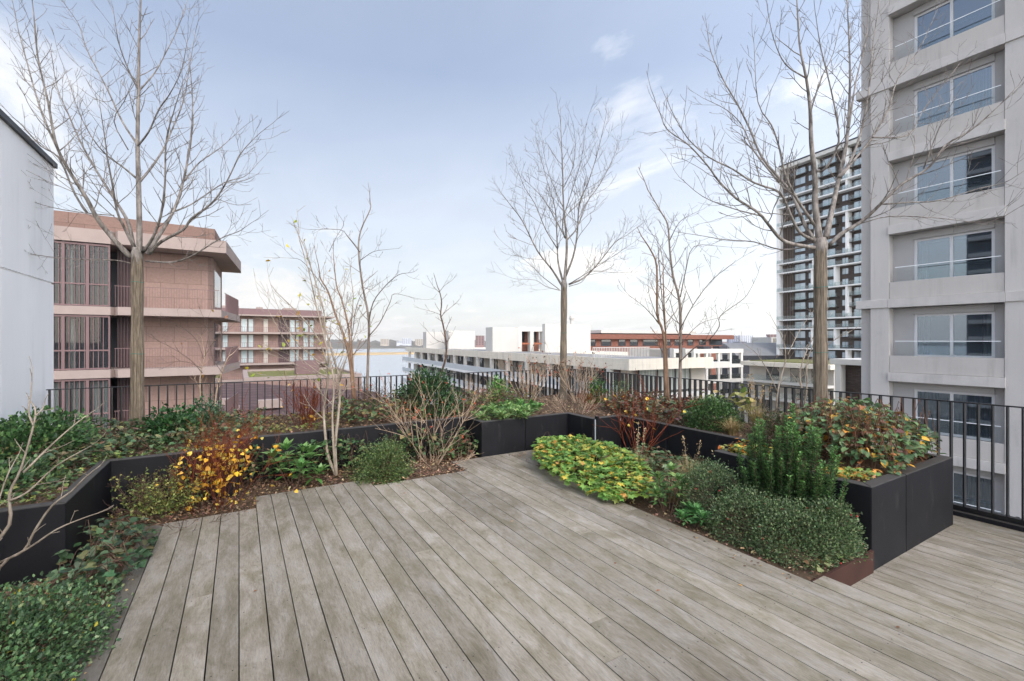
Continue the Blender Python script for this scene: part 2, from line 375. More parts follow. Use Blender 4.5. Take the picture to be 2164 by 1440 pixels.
# ================================================================== soil in beds and planters
PT = .506                                # planter rim height above the deck
def sheet(name, poly, z, mat, amp=.02, step=.12):
    """soil surface: small cells, gently uneven"""
    xs = [p[0] for p in poly]; ys = [p[1] for p in poly]; mb = MB()
    def inside(x, y):
        c = False; n = len(poly)
        for i in range(n):
            (x1, y1), (x2, y2) = poly[i], poly[(i + 1) % n]
            if (y1 > y) != (y2 > y) and x < (x2 - x1) * (y - y1) / (y2 - y1) + x1: c = not c
        return c
    gx = sorted(set([round(min(xs) + k * step, 3) for k in range(int((max(xs) - min(xs)) / step) + 1)] + [round(x, 3) for x in xs]))
    gy = sorted(set([round(min(ys) + k * step, 3) for k in range(int((max(ys) - min(ys)) / step) + 1)] + [round(y, 3) for y in ys]))
    idx = {}
    def vid(i, j):
        if (i, j) not in idx:
            idx[i, j] = len(mb.v); x, y = gx[i], gy[j]
            mb.v.append((x, y, z + amp * (math.sin(x * 7.1 + y * 3.3) * .5 + math.sin(x * 17 - y * 13) * .3 + random.uniform(-.4, .4))))
        return idx[i, j]
    for i in range(len(gx) - 1):
        for j in range(len(gy) - 1):
            if inside((gx[i] + gx[i + 1]) / 2, (gy[j] + gy[j + 1]) / 2):
                mb.f.append([vid(i, j), vid(i + 1, j), vid(i + 1, j + 1), vid(i, j + 1)]); mb.m.append(0)
    return struct(mb.build(name, mat, smooth=True))
BED_L = [(-2.28, -1), (-.75, -1), (-.75, 5.285), (.165, 5.285), (.165, 5.685), (1.29, 5.685), (1.29, 5.405), (2.61, 5.405), (2.61, 5.905), (3.04, 5.905), (3.04, 6.43), (0, 6.43), (0, 5.92), (-1.09, 5.92), (-1.09, 4.556), (-2.28, 4.556)]
BED_R = [(3.47, 5.92), (3.47, 1.67), (4.41, 1.67), (4.41, 3.1), (5.2, 3.1), (5.2, 5.3), (4.62, 5.3), (4.62, 5.92)]
PL_L = [(-2.28, 4.65), (-1.19, 4.65), (-1.19, 6.02), (-.1, 6.02), (-.1, 6.53), (.5, 6.53), (.5, 8.35), (-2.28, 8.35)]
PL_B = [(.5, 6.53), (3.14, 6.53), (3.14, 6.02), (4.72, 6.02), (4.72, 5.4), (5.3, 5.4), (6.55, 5.4), (6.55, 8.35), (.5, 8.35)]
PL_R = [(4.51, 1.76), (6.2, 1.76), (6.2, 3.0), (6.55, 3.0), (6.55, 5.4), (5.3, 5.4), (5.3, 3.2), (4.51, 3.2)]
sheet('soil_bed', BED_L, -.03, M['soil'], .016); sheet('soil_bed', BED_R, -.03, M['soil'], .016)
SZ = PT - .05
sheet('planter_soil', PL_L, SZ, M['soil'], .03, .15); sheet('planter_soil', PL_B, SZ, M['soil'], .03, .15); sheet('planter_soil', PL_R, SZ, M['soil'], .03, .15)
# ================================================================== planters: rows of thick black panels
TH = .10
def planter(label, path, loc, zb=-.1, cuts=()):
    """path: outline of the visible outer face, walked with the soil on the left; each straight run is split into panels"""
    t = thing('planter', label, 'planter', (*loc, 0))
    n = len(path)
    def off(i, k):                      # mitred inner corner
        p = Vector(path[i]); ds = []
        if i > 0: ds.append((Vector(path[i]) - Vector(path[i - 1])).normalized())
        if i < n - 1: ds.append((Vector(path[i + 1]) - Vector(path[i])).normalized())
        nn = [Vector((-d.y, d.x)) for d in ds]
        if len(nn) == 1: return p + nn[0] * k
        m_ = nn[0] + nn[1]; return p + m_ * (k / max(.3, m_.dot(nn[0])))
    for i in range(n - 1):
        a0, a1 = Vector(path[i]), Vector(path[i + 1]); b0, b1 = off(i, TH), off(i + 1, TH)
        L = (a1 - a0).length; k = max(1, round(L / 1.15)); g = .004 / L
        cs = cuts[i] if i < len(cuts) and cuts[i] else [j / k for j in range(1, k)]
        st = [0] + list(cs) + [1]
        for s0, s1 in zip(st[:-1], st[1:]):
            u0 = s0 + (g if s0 > 0 else 0); u1 = s1 - (g if s1 < 1 else 0)
            q = [a0.lerp(a1, u0), a0.lerp(a1, u1), b0.lerp(b1, u1), b0.lerp(b1, u0)]
            MB().prism([(p.x - loc[0], p.y - loc[1]) for p in q], zb, PT).build('panel', M['planter'], t, bevel=.007)
    return t
planter('black planter by the white wall, its front corner angled towards the deck', [(-2.28, 4.556), (-1.094, 4.556), (-1.094, 5.92), (0, 5.92), (0, 6.43)], (-1.6, 5.2))
planter('long low black planter behind the twiggy bush with orange berries', [(.003, 6.43), (3.037, 6.43)], (1.5, 6.5))
planter('black planter jutting out behind the deck, left of the slim post light', [(3.04, 6.427), (3.04, 5.92), (4.62, 5.92), (4.62, 5.30), (5.20, 5.30)], (4, 6.2), cuts=[None, [.48]])
planter('black planter run behind the red-stemmed shrub and dry grasses', [(5.20, 5.297), (5.20, 3.103)], (5.3, 4.2), cuts=[[.42]])
planter('big black planter with sharp corner at the step to the lower deck', [(5.20, 3.10), (4.41, 3.10), (4.41, 1.66), (6.27, 1.66), (6.27, 3.0)], (5.4, 2.4), zb=-.30, cuts=[None, None, [.37], None])
b = MB(); b.box(3.475, 4.405, 1.645, 1.665, -.2, .0); tag(b.build('edging_plate', M['corten']), 'rusty brown steel plate closing the bed end beside the black planter', 'edging')
b = MB(); b.box(2.60, 2.615, 5.41, 5.9, -.1, -.004); b.box(1.3, 2.6, 5.40, 5.412, -.1, -.004); tag(b.build('edging_strip', M['corten']), 'thin rusty steel strip along the notched deck end', 'edging')
# small details on the middle planter
# ================================================================== railings
def railing(label, p0, p1, zt, zb, loc, spacing=.107, feet=()):
    t = thing('railing', label, 'railing', (*loc, 0)); a, c = Vector(p0), Vector(p1); L = (c - a).length; ang = math.atan2(c.y - a.y, c.x - a.x)
    t.rotation_euler = (0, 0, ang); t.location = (a.x, a.y, 0)
    MB().box(-.01, L + .01, -.022, .022, zt - .012, zt).build('top_rail', M['steel'], t)
    MB().box(-.01, L + .01, -.03, .03, zb, zb + .05).build('bottom_rail', M['steel'], t)
    bm = MB().box(-.0065, .0065, -.031, .031, zb + .045, zt - .012).build('bar', M['steel'], t); bm.location = (.02, 0, 0)
    n = int(L / spacing)
    for k in range(1, n + 1):
        o = bm.copy(); link(o, t); o.location = (.02 + k * (L - .04) / n, random.uniform(-.001, .001), 0); o.rotation_euler = (0, 0, random.uniform(-.02, .02))
    for x in feet:
        f = MB(); f.box(x - .06, x + .12, .028, .075, zb - .005, zb + .02); f.tube([(x, .05, zb + .02), (x, .05, zb + .055)], .016, sides=8); f.tube([(x + .07, .05, zb + .02), (x + .07, .05, zb + .05)], .014, sides=8)
        f.build('bracket', M['steel'], t)
    return t
FX, FY, FT = 6.68, 8.50, 1.04
railing('black bar railing along the back planter, in front of the brown building', (-2.22, FY), (2.2, FY), FT, .28, (0, 0))
railing('black bar railing before the water and the long white building', (2.2 + .012, FY), (FX, FY), FT, .28, (0, 0))
railing('black flat-bar railing receding along the right planters, in front of the dark tower', (FX, FY - .012), (FX, 3.2), FT, .0, (0, 0))
railing('black flat-bar railing at the edge of the lower deck, before the grey building', (FX, 3.19), (FX, -2.6), FT, -.13, (0, 0), feet=(1.53, 1.82))
# kerb on which the rails stand
b = MB(); b.box(-2.25, 6.60, 8.44, 8.60, -.3, .27); b.box(6.60, 6.80, 3.2, 8.60, -.3, -.005); b.box(6.60, 6.80, -3, 3.2, -.3, -.135); struct(b.build('terrace_kerb', M['planter']))
# ================================================================== slim post light
t = thing('bollard_light', 'slim dark post light with a white glowing strip, standing in the yellow-green mound', 'garden light', (4.35, 4.9, -.05))
MB().box(-.022, .022, -.022, .022, 0, .68).build('post', M['steel'], t, bevel=.003)
MB().box(-.026, -.0225, .002, .016, .10, .63).build('light_strip', M['white_led'], t)
# ================================================================== white neighbouring wall on the left
M['wallw'] = pm('white_panel_wall', '#f2f1f0', .7, .05, 1.2, stretch=(1, 1, .15), bmp=.05, fine=14)
streaks(M['wallw'], .3, '#9a9894', 6)
M['wallw2'] = pm('dark_metal_coping', '#3a3b3f', .5)
t = thing('white_building', 'plain white panelled house wall with dark coping at the far left', 'building', (-2.3, 5, -3))
WT = 4.20 + 3; JZ = 2.52 + 3
wy = [-14.0, -10, -6, -2, 2.2, 6.75, 4.05 + 0]
x0 = -8.0
mb = MB(); e = .005
ys = [-9, -5.6, -2.6, .4, 3.35 - 1.0, 4.05]
for a, c in zip(ys[:-1], ys[1:]):
    for z0, z1 in ((-19.4, -4), (-4, -.5), (-.5, JZ - .014), (JZ + .014, WT)):
        mb.box(x0, 0, a + e, c - e * (c < 4), z0, z1)
mb.box(x0 + .1, -.02, -9, 4.03, -19.4, WT - .05)
mb.build('wall', M['wallw'], t)
MB().box(x0 - .03, .035, -9, 4.085, WT, WT + .07).build('coping', M['wallw2'], t)
# ================================================================== building materials
M['pink'] = None
def stonemat(name, hexc, w, h, mortar, var=.16, uoff=0):
    """cladding slabs: brick texture in the facade plane (x along, z up)"""
    m, nt, b, _ = newmat(name)
    tc = N(nt, 'ShaderNodeTexCoord'); sp = N(nt, 'ShaderNodeSeparateXYZ'); nt.links.new(tc.outputs['Object'], sp.inputs[0])
    ad = mth2(nt, 'ADD', sp.outputs[0], sp.outputs[1]); cb = N(nt, 'ShaderNodeCombineXYZ'); nt.links.new(ad, cb.inputs[0]); nt.links.new(sp.outputs[2], cb.inputs[1])
    br = N(nt, 'ShaderNodeTexBrick'); nt.links.new(cb.outputs[0], br.inputs[0]); c = lin(hexc)
    br.inputs['Scale'].default_value = 1; br.inputs['Brick Width'].default_value = w; br.inputs['Row Height'].default_value = h; br.inputs['Mortar Size'].default_value = mortar
    br.inputs['Color1'].default_value = (*[x * (1 - var) for x in c], 1); br.inputs['Color2'].default_value = (*[x * (1 + var) for x in c], 1); br.inputs['Mortar'].default_value = (*[x * .6 for x in c], 1)
    br.inputs['Bias'].default_value = 0
    n = noise(nt, tc.outputs['Object'], 9, 6, .7); col = mixc(nt, .6, br.outputs[0], mixc(nt, 1, br.outputs[0], ramp(nt, n, [(.3, (.8, .8, .8)), (.7, (1.2, 1.2, 1.2))]), 'MULTIPLY'))
    nt.links.new(col, b.inputs['Base Color']); b.inputs['Roughness'].default_value = .8; b.inputs['Specular IOR Level'].default_value = .2
    return m
M['pink'] = stonemat('pink_stone_cladding', '#8d756b', 1.25, .82, .012, .10)
M['pinkp'] = stonemat('pink_parapet_cladding', '#7f675d', 1.25, .95, .012, .10)
M['pinkc'] = pm('pink_concrete', '#9c8c84', .8, .08, 1.2)
M['pinkf'] = pm('mauve_metal', '#755d5c', .5, .1, 3)
M['pinkd'] = pm('dark_mauve_metal', '#4b3a3b', .55, .12, 3)
M['tiles'] = stonemat('purple_roof_tiles', '#5a4947', .35, .22, .02, .2)
M['glass'] = glassmat('window_glass', opaque=.12, dark=(.05, .06, .07), ior=2.5)
M['glassr'] = glassmat('sky_reflecting_glass', opaque=.9, dark=(.34, .40, .43), ior=3.2, refl=(.85, .93, 1.0))
M['glassp'] = glassmat('bay_window_glass', opaque=.25, dark=(.03, .03, .035), ior=1.5)
M['glassg'] = glassmat('big_window_glass', tint=(.62, .70, .70), opaque=.25, dark=(.03, .035, .04), ior=3.0, refl=(.72, .84, .97))
M['palepane'] = pm('pale_curtained_pane', '#aebbbb', .15, .15, 1.5, spec=.8)
M['glassd'] = glassmat('dark_window_glass', opaque=.86, dark=(.035, .04, .042))
M['glassb'] = glassmat('balustrade_glass', tint=(.90, .94, .94), opaque=.05, dark=(.5, .55, .55), ior=1.45)
M['glassc'] = glassmat('clear_balustrade', tint=(.93, .96, .96), opaque=.0, ior=1.22)
M['curtain'] = None
m, nt, b, _ = newmat('pale_curtain'); v = coords(nt, (1, 1, .02)); n = noise(nt, v, 9, 3)
nt.links.new(ramp(nt, n, [(.3, lin('#6f746f')), (.7, lin('#c5cac4'))]), b.inputs['Base Color']); b.inputs['Roughness'].default_value = .9; M['curtain'] = m
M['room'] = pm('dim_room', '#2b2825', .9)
M['concw'] = pm('white_concrete', '#cdc9c0', .8, .08, .5, stretch=(1, 1, .25), fine=9)
M['white'] = pm('white_render', '#c4c0b8', .8, .05, .4)
M['beige'] = pm('beige_render', '#b5aea3', .85, .1, .7)
M['slabw'] = pm('bright_white_slab', '#eeebe5', .8, .05, .8)
M['cream'] = pm('stained_cream_concrete', '#ded4c2', .85, .12, .8, stretch=(1, 1, .2), fine=7)
M['mesh'] = pm('pale_balustrade', '#c3c7c7', .6, .06, 2)
M['brickd'] = stonemat('dark_brown_brick', '#51463f', .5, .14, .012, .22)
M['brickr'] = stonemat('red_brown_brick', '#84584a', .5, .12, .010, .14)
M['greyc'] = pm('grey_architectural_concrete', '#bbb6b1', .8, .07, .8, stretch=(1, 1, .45), bmp=.06, fine=26)
M['greyp'] = pm('grey_concrete_panel', '#b6b0aa', .8, .07, 1.1, stretch=(1, 1, .7), bmp=.05, fine=25)
M['greyl'] = pm('pale_grey_ledge', '#bcb7b2', .8, .10, 2.0, bmp=.06, fine=12)
M['greyd'] = pm('grey_recess_panel', '#a6a3a1', .85, .06, 1.5, bmp=.04, fine=20)
M['frame'] = pm('pale_aluminium_frame', '#c9c8c8', .45, .04, 2)
M['rail'] = pm('light_metal_rail', '#eceeef', .35, .03, 3)
M['grass'] = pm('green_roof_sedum', '#6b6a3c', .95, .4, 1.5)
M['ochre'] = pm('ochre_roof_grass', '#8d7a3c', .95, .35, 2)
M['roofgrey'] = pm('grey_roofing', '#8a8885', .7, .12, .5)
M['dark'] = pm('charcoal_metal', '#3a3a3e', .6, .15, 1)
streaks(M['greyc'], .35); streaks(M['greyp'], .3); streaks(M['greyl'], .4); streaks(M['cream'], .45, '#857f70', 3); streaks(M['concw'], .35, '#8f8b82', 2); streaks(M['white'], .3, '#9d9a92', 1.5); streaks(M['pinkc'], .3, '#6f5e57', 2.5)
GZ = -22.5
def window(parent, axis, u0, u1, z0, z1, d, mats=None, fw=.06, mull=(), depth=.08, face=-1, name='window'):
    """framed window in the plane y=d (axis 'x') or x=d (axis 'y'); face = which way it looks"""
    fm, gm = mats or (M['frame'], M['glassd'])
    mb = MB()
    def bx(a, b_, c0, c1, dd0, dd1):
        if axis == 'x': mb.box(a, b_, dd0, dd1, c0, c1)
        else: mb.box(dd0, dd1, a, b_, c0, c1)
    a, b2 = d, d - face * depth
    bx(u0, u1, z0, z0 + fw, a, b2); bx(u0, u1, z1 - fw, z1, a, b2)
    bx(u0, u0 + fw, z0 + fw, z1 - fw, a, b2); bx(u1 - fw, u1, z0 + fw, z1 - fw, a, b2)
    for q in mull: bx(q - fw / 2, q + fw / 2, z0 + fw, z1 - fw, a, b2)
    w_ = mb.build(name, fm, parent)
    mb = MB(); g = d - face * depth * .5
    if axis == 'x': mb.add([(u0 + fw * .9, g, z0 + fw * .9), (u1 - fw * .9, g, z0 + fw * .9), (u1 - fw * .9, g, z1 - fw * .9), (u0 + fw * .9, g, z1 - fw * .9)], [(0, 1, 2, 3)])
    else: mb.add([(g, u0 + fw * .9, z0 + fw * .9), (g, u1 - fw * .9, z0 + fw * .9), (g, u1 - fw * .9, z1 - fw * .9), (g, u0 + fw * .9, z1 - fw * .9)], [(0, 3, 2, 1)])
    mb.build('pane', gm, w_)
    return w_
# ================================================================== ground, water, far land
b = MB(); b.add([(-7000, -7000, GZ), (7000, -7000, GZ), (7000, 7000, GZ), (-7000, 7000, GZ)], [(0, 1, 2, 3)]); struct(b.build('ground', pm('city_ground', '#6d6c66', .9, .3, .02)))
m, nt, bb, _ = newmat('river_water'); bb.inputs['Base Color'].default_value = (.33, .35, .36, 1); bb.inputs['Roughness'].default_value = .22; bb.inputs['Specular IOR Level'].default_value = .8
v = coords(nt, (1, .35, 1)); bump(nt, bb, noise(nt, v, .35, 5, .6), .5, .5)
M['water'] = m
b = MB(); b.add([(-2600, 128, GZ + .35), (150, 128, GZ + .35), (470, 300, GZ + .35), (700, 1340, GZ + .35), (-2600, 1340, GZ + .35)], [(0, 1, 2, 3, 4)]); struct(b.build('river', M['water']))
b = MB(); b.prism([(-400, 760), (330, 770), (345, 850), (-400, 900)], GZ + .1, GZ + 2.2); struct(b.build('reed_bank', pm('tan_reeds', '#b39a72', .95, .2, .05)))
b = MB(); b.prism([(-3000, 1330), (3000, 1330), (3000, 3000), (-3000, 3000)], GZ + .05, GZ + 1.2); struct(b.build('far_bank', pm('far_bank_soil', '#6f6a5c', .95, .3, .02)))
# far-off wood: one mass with a ragged top
mb = MB()
for row, (y, hh) in enumerate(((1420, 9), (1600, 17), (1900, 27))):
    x = -1500.0
    while x < 1500:
        wd = random.uniform(12, 26); h_ = hh * random.uniform(.75, 1.15); q = random.uniform(.2, .8)
        mb.add([(x - wd, y, GZ), (x + wd, y, GZ), (x + wd * .7, y + 10, GZ + h_ * .8), (x - wd * .6, y + 10, GZ + h_ * .75), (x + wd * (q - .5), y + 20, GZ + h_), (x, y + 60, GZ)],
               [(0, 1, 2, 3), (3, 2, 4), (1, 5, 4, 2), (0, 3, 4, 5)]); x += wd * .8
stuff(mb.build('far_wood', pm('winter_wood', '#5c5850', .95, .25, .03)), 'brown winter woodland beyond the river', 'woodland')
def slab_block(label, px0, px1, ytop, D, mat, depth=14, floors=6, win=True, group=None, zb=None, cat='building', name='apartment_block'):
    x0, y0 = at(px0, D); x1, y1 = at(px1, D); zt = CAMH + (CY - ytop) / F * D; zb = GZ if zb is None else zb
    t = thing(name, label, cat, (x0, y0, zb), math.atan2(y1 - y0, x1 - x0), group); L = math.hypot(x1 - x0, y1 - y0)
    MB().box(0, L, 0, depth, 0, zt - zb).build('wall', mat, t)
    if win:
        H = zt - zb; k = max(2, int(L / 5)); mb = MB()
        for f in range(floors):
            z0 = H - (f + 1) * 3.1 + .6
            if z0 < .5: break
            for j in range(k): mb.box(L * (j + .25) / k, L * (j + .75) / k, -.12, .05, z0, z0 + 1.7)
        stuff(mb.build('window', M['dark'], t)) if False else mb.build('window_rows', M['dark'], t)
    return t
FB = pm('far_beige_block', '#b9ad9d', .9); FW = pm('far_pale_block', '#c9cbd0', .9); FG = pm('far_grey_block', '#8f93a3', .9); FR = pm('far_brick_block', '#8a6d66', .9)
g_ = 'apartment blocks on the far river bank'
slab_block('beige block far across the river, left of the pale ones', 804, 820, 717.5, 1500, FB, group=g_)
slab_block('pale block far across the river, right of the white bushes', 850, 868, 716.5, 1500, FW, group=g_)
slab_block('pinkish block far across the river, nearest the white roof boxes', 877, 892, 718, 1500, FB, group=g_)
slab_block('grey and red twin block showing between the two white roof boxes', 1005, 1023, 710.5, 900, FR, group=g_)
slab_block('low pale building on the far bank among trees', 838, 851, 722.5, 1500, FW, floors=2, group=g_)
# the far town on the right
mb = MB()
for k in range(420):
    px = random.uniform(1180, 1700); D = random.uniform(420, 1500); x, y = at(px, D); wd = random.uniform(8, 24); dp = random.uniform(8, 20); h_ = random.uniform(7, 15) + (D > 900) * random.uniform(0, 9)
    mb.box(x, x + wd, y, y + dp, GZ, GZ + h_, random.randrange(4))
stuff(mb.build('distant_town', [pm('town_grey', '#8d8c90', .9), pm('town_pale', '#b7b4b2', .9), pm('town_slate', '#65676e', .9), pm('town_brick', '#8d756b', .9)]), 'low grey roofs of the far town on the horizon', 'town')
g_ = 'tower blocks on the far town horizon'
slab_block('mauve-grey block on the skyline, right of the brick pavilion', 1541, 1558.5, 711, 1300, FG, group=g_, floors=9)
slab_block('wider pale block on the skyline, left of the white wheel', 1564, 1591.5, 710.5, 1300, FW, group=g_, floors=9)
slab_block('dark reddish block on the skyline touching the brown tower', 1627, 1642, 708, 900, FR, group=g_)
# white wheel
x, y = at(1611, 900); t = thing('ferris_wheel', 'white observation wheel standing on the skyline left of the brown tower', 'ferris wheel', (x, y, GZ), -YAW)
cz = CAMH - GZ + (CY - 719) / F * 900; Rr = 10.5; WM = pm('white_wheel', '#e4e6ea', .6)
mb = MB()
for k in range(28):
    a0, a1 = k * math.pi / 14, (k + 1) * math.pi / 14
    for rr in (Rr, Rr * .88): mb.tube([(math.cos(a0) * rr, 0, cz + math.sin(a0) * rr), (math.cos(a1) * rr, 0, cz + math.sin(a1) * rr)], .35, sides=4)
mb.build('rim', WM, t); mb = MB()
for k in range(14): a0 = k * math.pi / 7; mb.tube([(0, 0, cz), (math.cos(a0) * Rr, 0, cz + math.sin(a0) * Rr)], .16, sides=4)
mb.build('spokes', WM, t); mb = MB()
for s in (-1, 1): mb.tube([(s * 8, 0, 0), (0, 0, cz)], .6, sides=6)
mb.build('support', WM, t)
# ================================================================== pink building, near (facade parallel to X)
FYP = 30.5
t = thing('apartment_building', 'near reddish-pink stone apartment house with overhanging roof slab', 'building', (0, FYP, 0))
XR = -1.30                                # right end of the stone wall
YB = 8.0                                  # depth shown
fl = [7.02, 3.42, .22, -2.98, -6.18, -9.4, -12.6]    # slab tops (first: roof slab bottom level)
wall = MB(); 
wallpoly = [(-5.0, 1.25), (XR - .25, 1.25), (XR, 1.6), (XR + .25, YB), (-5.0, YB)]
wall.prism(wallpoly, -22.4, 6.6); wall.box(-16, -5.001, 2.6, YB, -22.4, 6.6)
MB().box(-16, -5.0, 2.5, 2.59, -22.4, 6.6).build('room_wall', M['dark'], t)
wall.build('wall', M['pink'], t)
MB().prism([(-16, .45), (-7.0, .45), (-1.2, .9), (-.75, YB), (-16, YB)], 7.32, 8.15).build('parapet', M['pinkp'], t)
MB().box(-2.9, -2.3, 2.5, 3.2, 8.16, 8.55).build('chimney', M['pinkc'], t)
rf = MB(); rf.prism([(-16, -.1), (-5.62, -.1), (-5.5, .22), (-5.3, -.28), (-.62, -.25), (.12, 7.2), (.12, YB + .2), (-16, YB + .2)], 6.62, 7.30); rf.build('roof_slab', M['pinkc'], t)
for k, z in enumerate((3.42, .22, -2.98, -6.18)):
    MB().prism([(-16, -.08), (-5.62, -.08), (-5.5, .2), (-5.3, -.28), (-.85, -.25), (.05, 6.4), (.05, YB), (-16, YB)], z - .42, z).build('balcony_slab', M['pinkc'], t)
    # bars of the balcony: front run and long side run
    rl = MB(); rl.box(-5.45, -.95, -.2, -.17, z + 1.06, z + 1.09)
    x = -5.42
    while x < -.95: rl.box(x, x + .014, -.19, -.178, z + .02, z + 1.06); x += .115
    ln = MB(); nb = 58
    for i in range(nb):
        u = i / (nb - 1); px_, py_ = -.93 + u * .86, -.17 + u * 6.3
        if i > 14: rl.box(px_, px_ + .04, py_, py_ + .012, z + .02, z + 1.06)
    rl.tube([(-.93 + .86 * .24, -.17 + 6.3 * .24, z + 1.08), (-.07, 6.1, z + 1.08)], .022, sides=4)
    rl.build('balustrade', M['pinkf'], t)
for k, (z0, z1) in enumerate(((3.44, 6.58), (.24, 2.98), (-2.96, -.22), (-6.16, -3.42))):
    # window bay of three tall lights, transom at mid height
    bays = [-16, -14.4, -12.8, -11.2, -9.3, -8.36, -7.42, -6.52, -5.66]
    for a, c in zip(bays[:-1], bays[1:]):
        zt = z0 + (z1 - z0) * .35
        w_ = MB()
        for (p, q, r0, r1) in ((a, c, z0, z0 + .07), (a, c, z1 - .1, z1), (a, a + .06, z0 + .07, z1 - .1), (c - .06, c, z0 + .07, z1 - .1), (a + .06, c - .06, zt - .035, zt + .035)): w_.box(p, q, 0, .16, r0, r1)
        o = w_.build('window', M['pinkf'], t)
        MB().add([(a + .05, .1, z0 + .06), (c - .05, .1, z0 + .06), (c - .05, .1, z1 - .09), (a + .05, .1, z1 - .09)], [(0, 1, 2, 3)]).build('pane', M['glassp'], o)
        bars = MB(); x = a + .2
        while x < c - .1: bars.box(x, x + .03, .045, .065, z0 + .07, z1 - .1); x += .19
        bars.build('louvre_bars', M['pinkf'], o)
    cu = MB(); x = -9.6
    for (xa, xb) in ((-7.35, -7.15),) if k == 0 else ((-7.3, -7.1),) if k == 1 else ((-9.4, -5.8),):
        xx = xa; pts = []
        while xx < xb: pts.append((xx, .62 + .05 * math.sin(xx * 22))); xx += .05
        for (p, q) in zip(pts[:-1], pts[1:]): cu.add([(p[0], p[1], z0), (q[0], q[1], z0), (q[0], q[1], z1 - .2), (p[0], p[1], z1 - .2)], [(0, 1, 2, 3)])
    cu.build('curtain', M['curtain'], t)
    rec = MB(); rec.box(-5.55, -5.0, 1.23, 1.27, z0, z1); x = -5.5
    while x < -5.05: rec.box(x, x + .04, .75, .8, z0, z1); x += .13
    rec.build('screen', M['pinkd'], t)
    # glazed door on the chamfered end
    MB().prism([(XR + .02, 2.2), (XR + .06, 2.2), (XR + .22, 6.2), (XR + .18, 6.2)], z0, z0 + 2.5).build('door', M['glassd'], t)
# ================================================================== pink building, far, with its stepped lower roofs
FYF = 107.0
t = thing('apartment_building', 'farther pink apartment house with three rows of glass doors, by the water', 'building', (0, FYF, 0))
MB().box(-18, 16.6, 1.4, 16, -22.4, 6.7).build('wall', M['pink'], t)
MB().box(-18, 15.6, 1.0, 15, 7.02, 8.3).build('parapet', M['pinkf'], t)
rf = MB().box(-18, 18.2, -.4, 16, 6.72, 7.0).build('roof_slab', M['pinkc'], t)
for (a, c, h_) in ((-4, .0, 9.0), (3.2, 4.4, 8.9), (8.4, 11, 8.9), (-9, -7, 8.9)): MB().box(a, c, 5, 9, 8.31, h_).build('roof_vent', M['pinkc'], t)
for z in (3.42, .22, -2.98, -6.2):
    MB().box(-18, 17.8, -.4, 1.41, z - .36, z).build('balcony_slab', M['pinkc'], t)
    rl = MB(); rl.box(-18, 17.7, -.36, -.3, z + 1.0, z + 1.06); x = -17.9
    while x < 17.6: rl.box(x, x + .05, -.35, -.31, z, z + 1.0); x += .33
    rl.build('balustrade', M['pinkf'], t)
wm = (M['pinkf'], M['palepane'])
for z0, z1 in ((3.45, 6.2), (.25, 2.95), (-2.95, -.25)):
    for a, c in ((-17, -15), (-13.5, -11.5), (-9, -6.5), (-2.9, -1.9), (.3, 1.5), (1.6, 2.6), (11.9, 13), (13.2, 14.2)): window(t, 'x', a, c, z0, z1, 1.30, wm, .09)
    MB().box(7.2, 9.2, 1.2, 1.39, z0, z1).build('loggia', M['pinkd'], t)
    window(t, 'x', 9.3, 10.4, z0, z1, 1.30, wm, .09); window(t, 'x', 10.5, 11.2, z0, z1, 1.30, wm, .09)
    MB().box(4.4, 5.2, 1.1, 1.39, z0, z1).build('panel', M['beige'], t)
# stepped podium between the two pink houses
t = thing('roof_terrace_block', 'low pink block with mossy flat roof and a raised kerb, below the far pink house', 'building', (0, 80, 0))
MB().box(.6, 18.0, 0, 22, -22.4, -4.65).build('wall', M['pink'], t)
k_ = MB()
for a in ((.6, 18.0, 0, .7), (.6, 1.3, .7, 21.3), (17.3, 18.0, .7, 21.3), (.6, 18, 21.3, 22)): k_.box(*a, -4.65, -3.95)
k_.build('parapet', M['pinkc'], t); MB().box(1.31, 17.29, .71, 21.29, -4.64, -4.3).build('green_roof', M['grass'], t)
MB().box(8.6, 12.4, 8, 11, -4.29, -1.9).build('roof_hut', M['pinkf'], t)
t = thing('tiled_roof_block', 'purple tiled lower roof stepping down beside the mossy roof', 'building', (0, 55, 0))
MB().prism([(-9, 0), (17.5, 0), (17.5, 14), (.2, 24), (-9, 24)], -22.4, -8.2).build('wall', M['pink'], t)
MB().add([(-9.3, -.3, -8.1), (17.8, -.3, -8.1), (17.8, 14, -6.0), (.2, 24.3, -4.6), (-9.3, 24.3, -4.6), (-9.3, 24.3, -8.19), (17.8, 14, -8.19), (.2, 24.3, -8.19), (17.8, -.3, -8.19), (-9.3, -.3, -8.19)], [(0, 1, 2, 3, 4), (1, 8, 6, 2), (2, 6, 7, 3), (0, 4, 5, 9), (3, 7, 5, 4), (0, 9, 8, 1)]).build('roof', M['tiles'], t)
for a in (-5, 1.5, 4.4, 9, 13):
    window(t, 'x', a, a + 1.5, -11.5, -9.3, -.06, (M['pinkf'], M['glassd']), .1)
for (x, y) in ((-3, 12), (2, 8)): MB().box(x, x + 2.6, y, y + 1.2, -6.6, -5.6).build('rooflight', M['pinkc'], t)
t = thing('roof_garden', 'roof garden of ochre grass behind the pink house, seen through the railing', 'garden', (0, 40, 0))
MB().box(-.2, 16, 0, 12, -22.4, -6.4).build('wall', M['pink'], t); MB().box(0, 15.8, .3, 11.8, -6.39, -6.0).build('planting', M['ochre'], t)
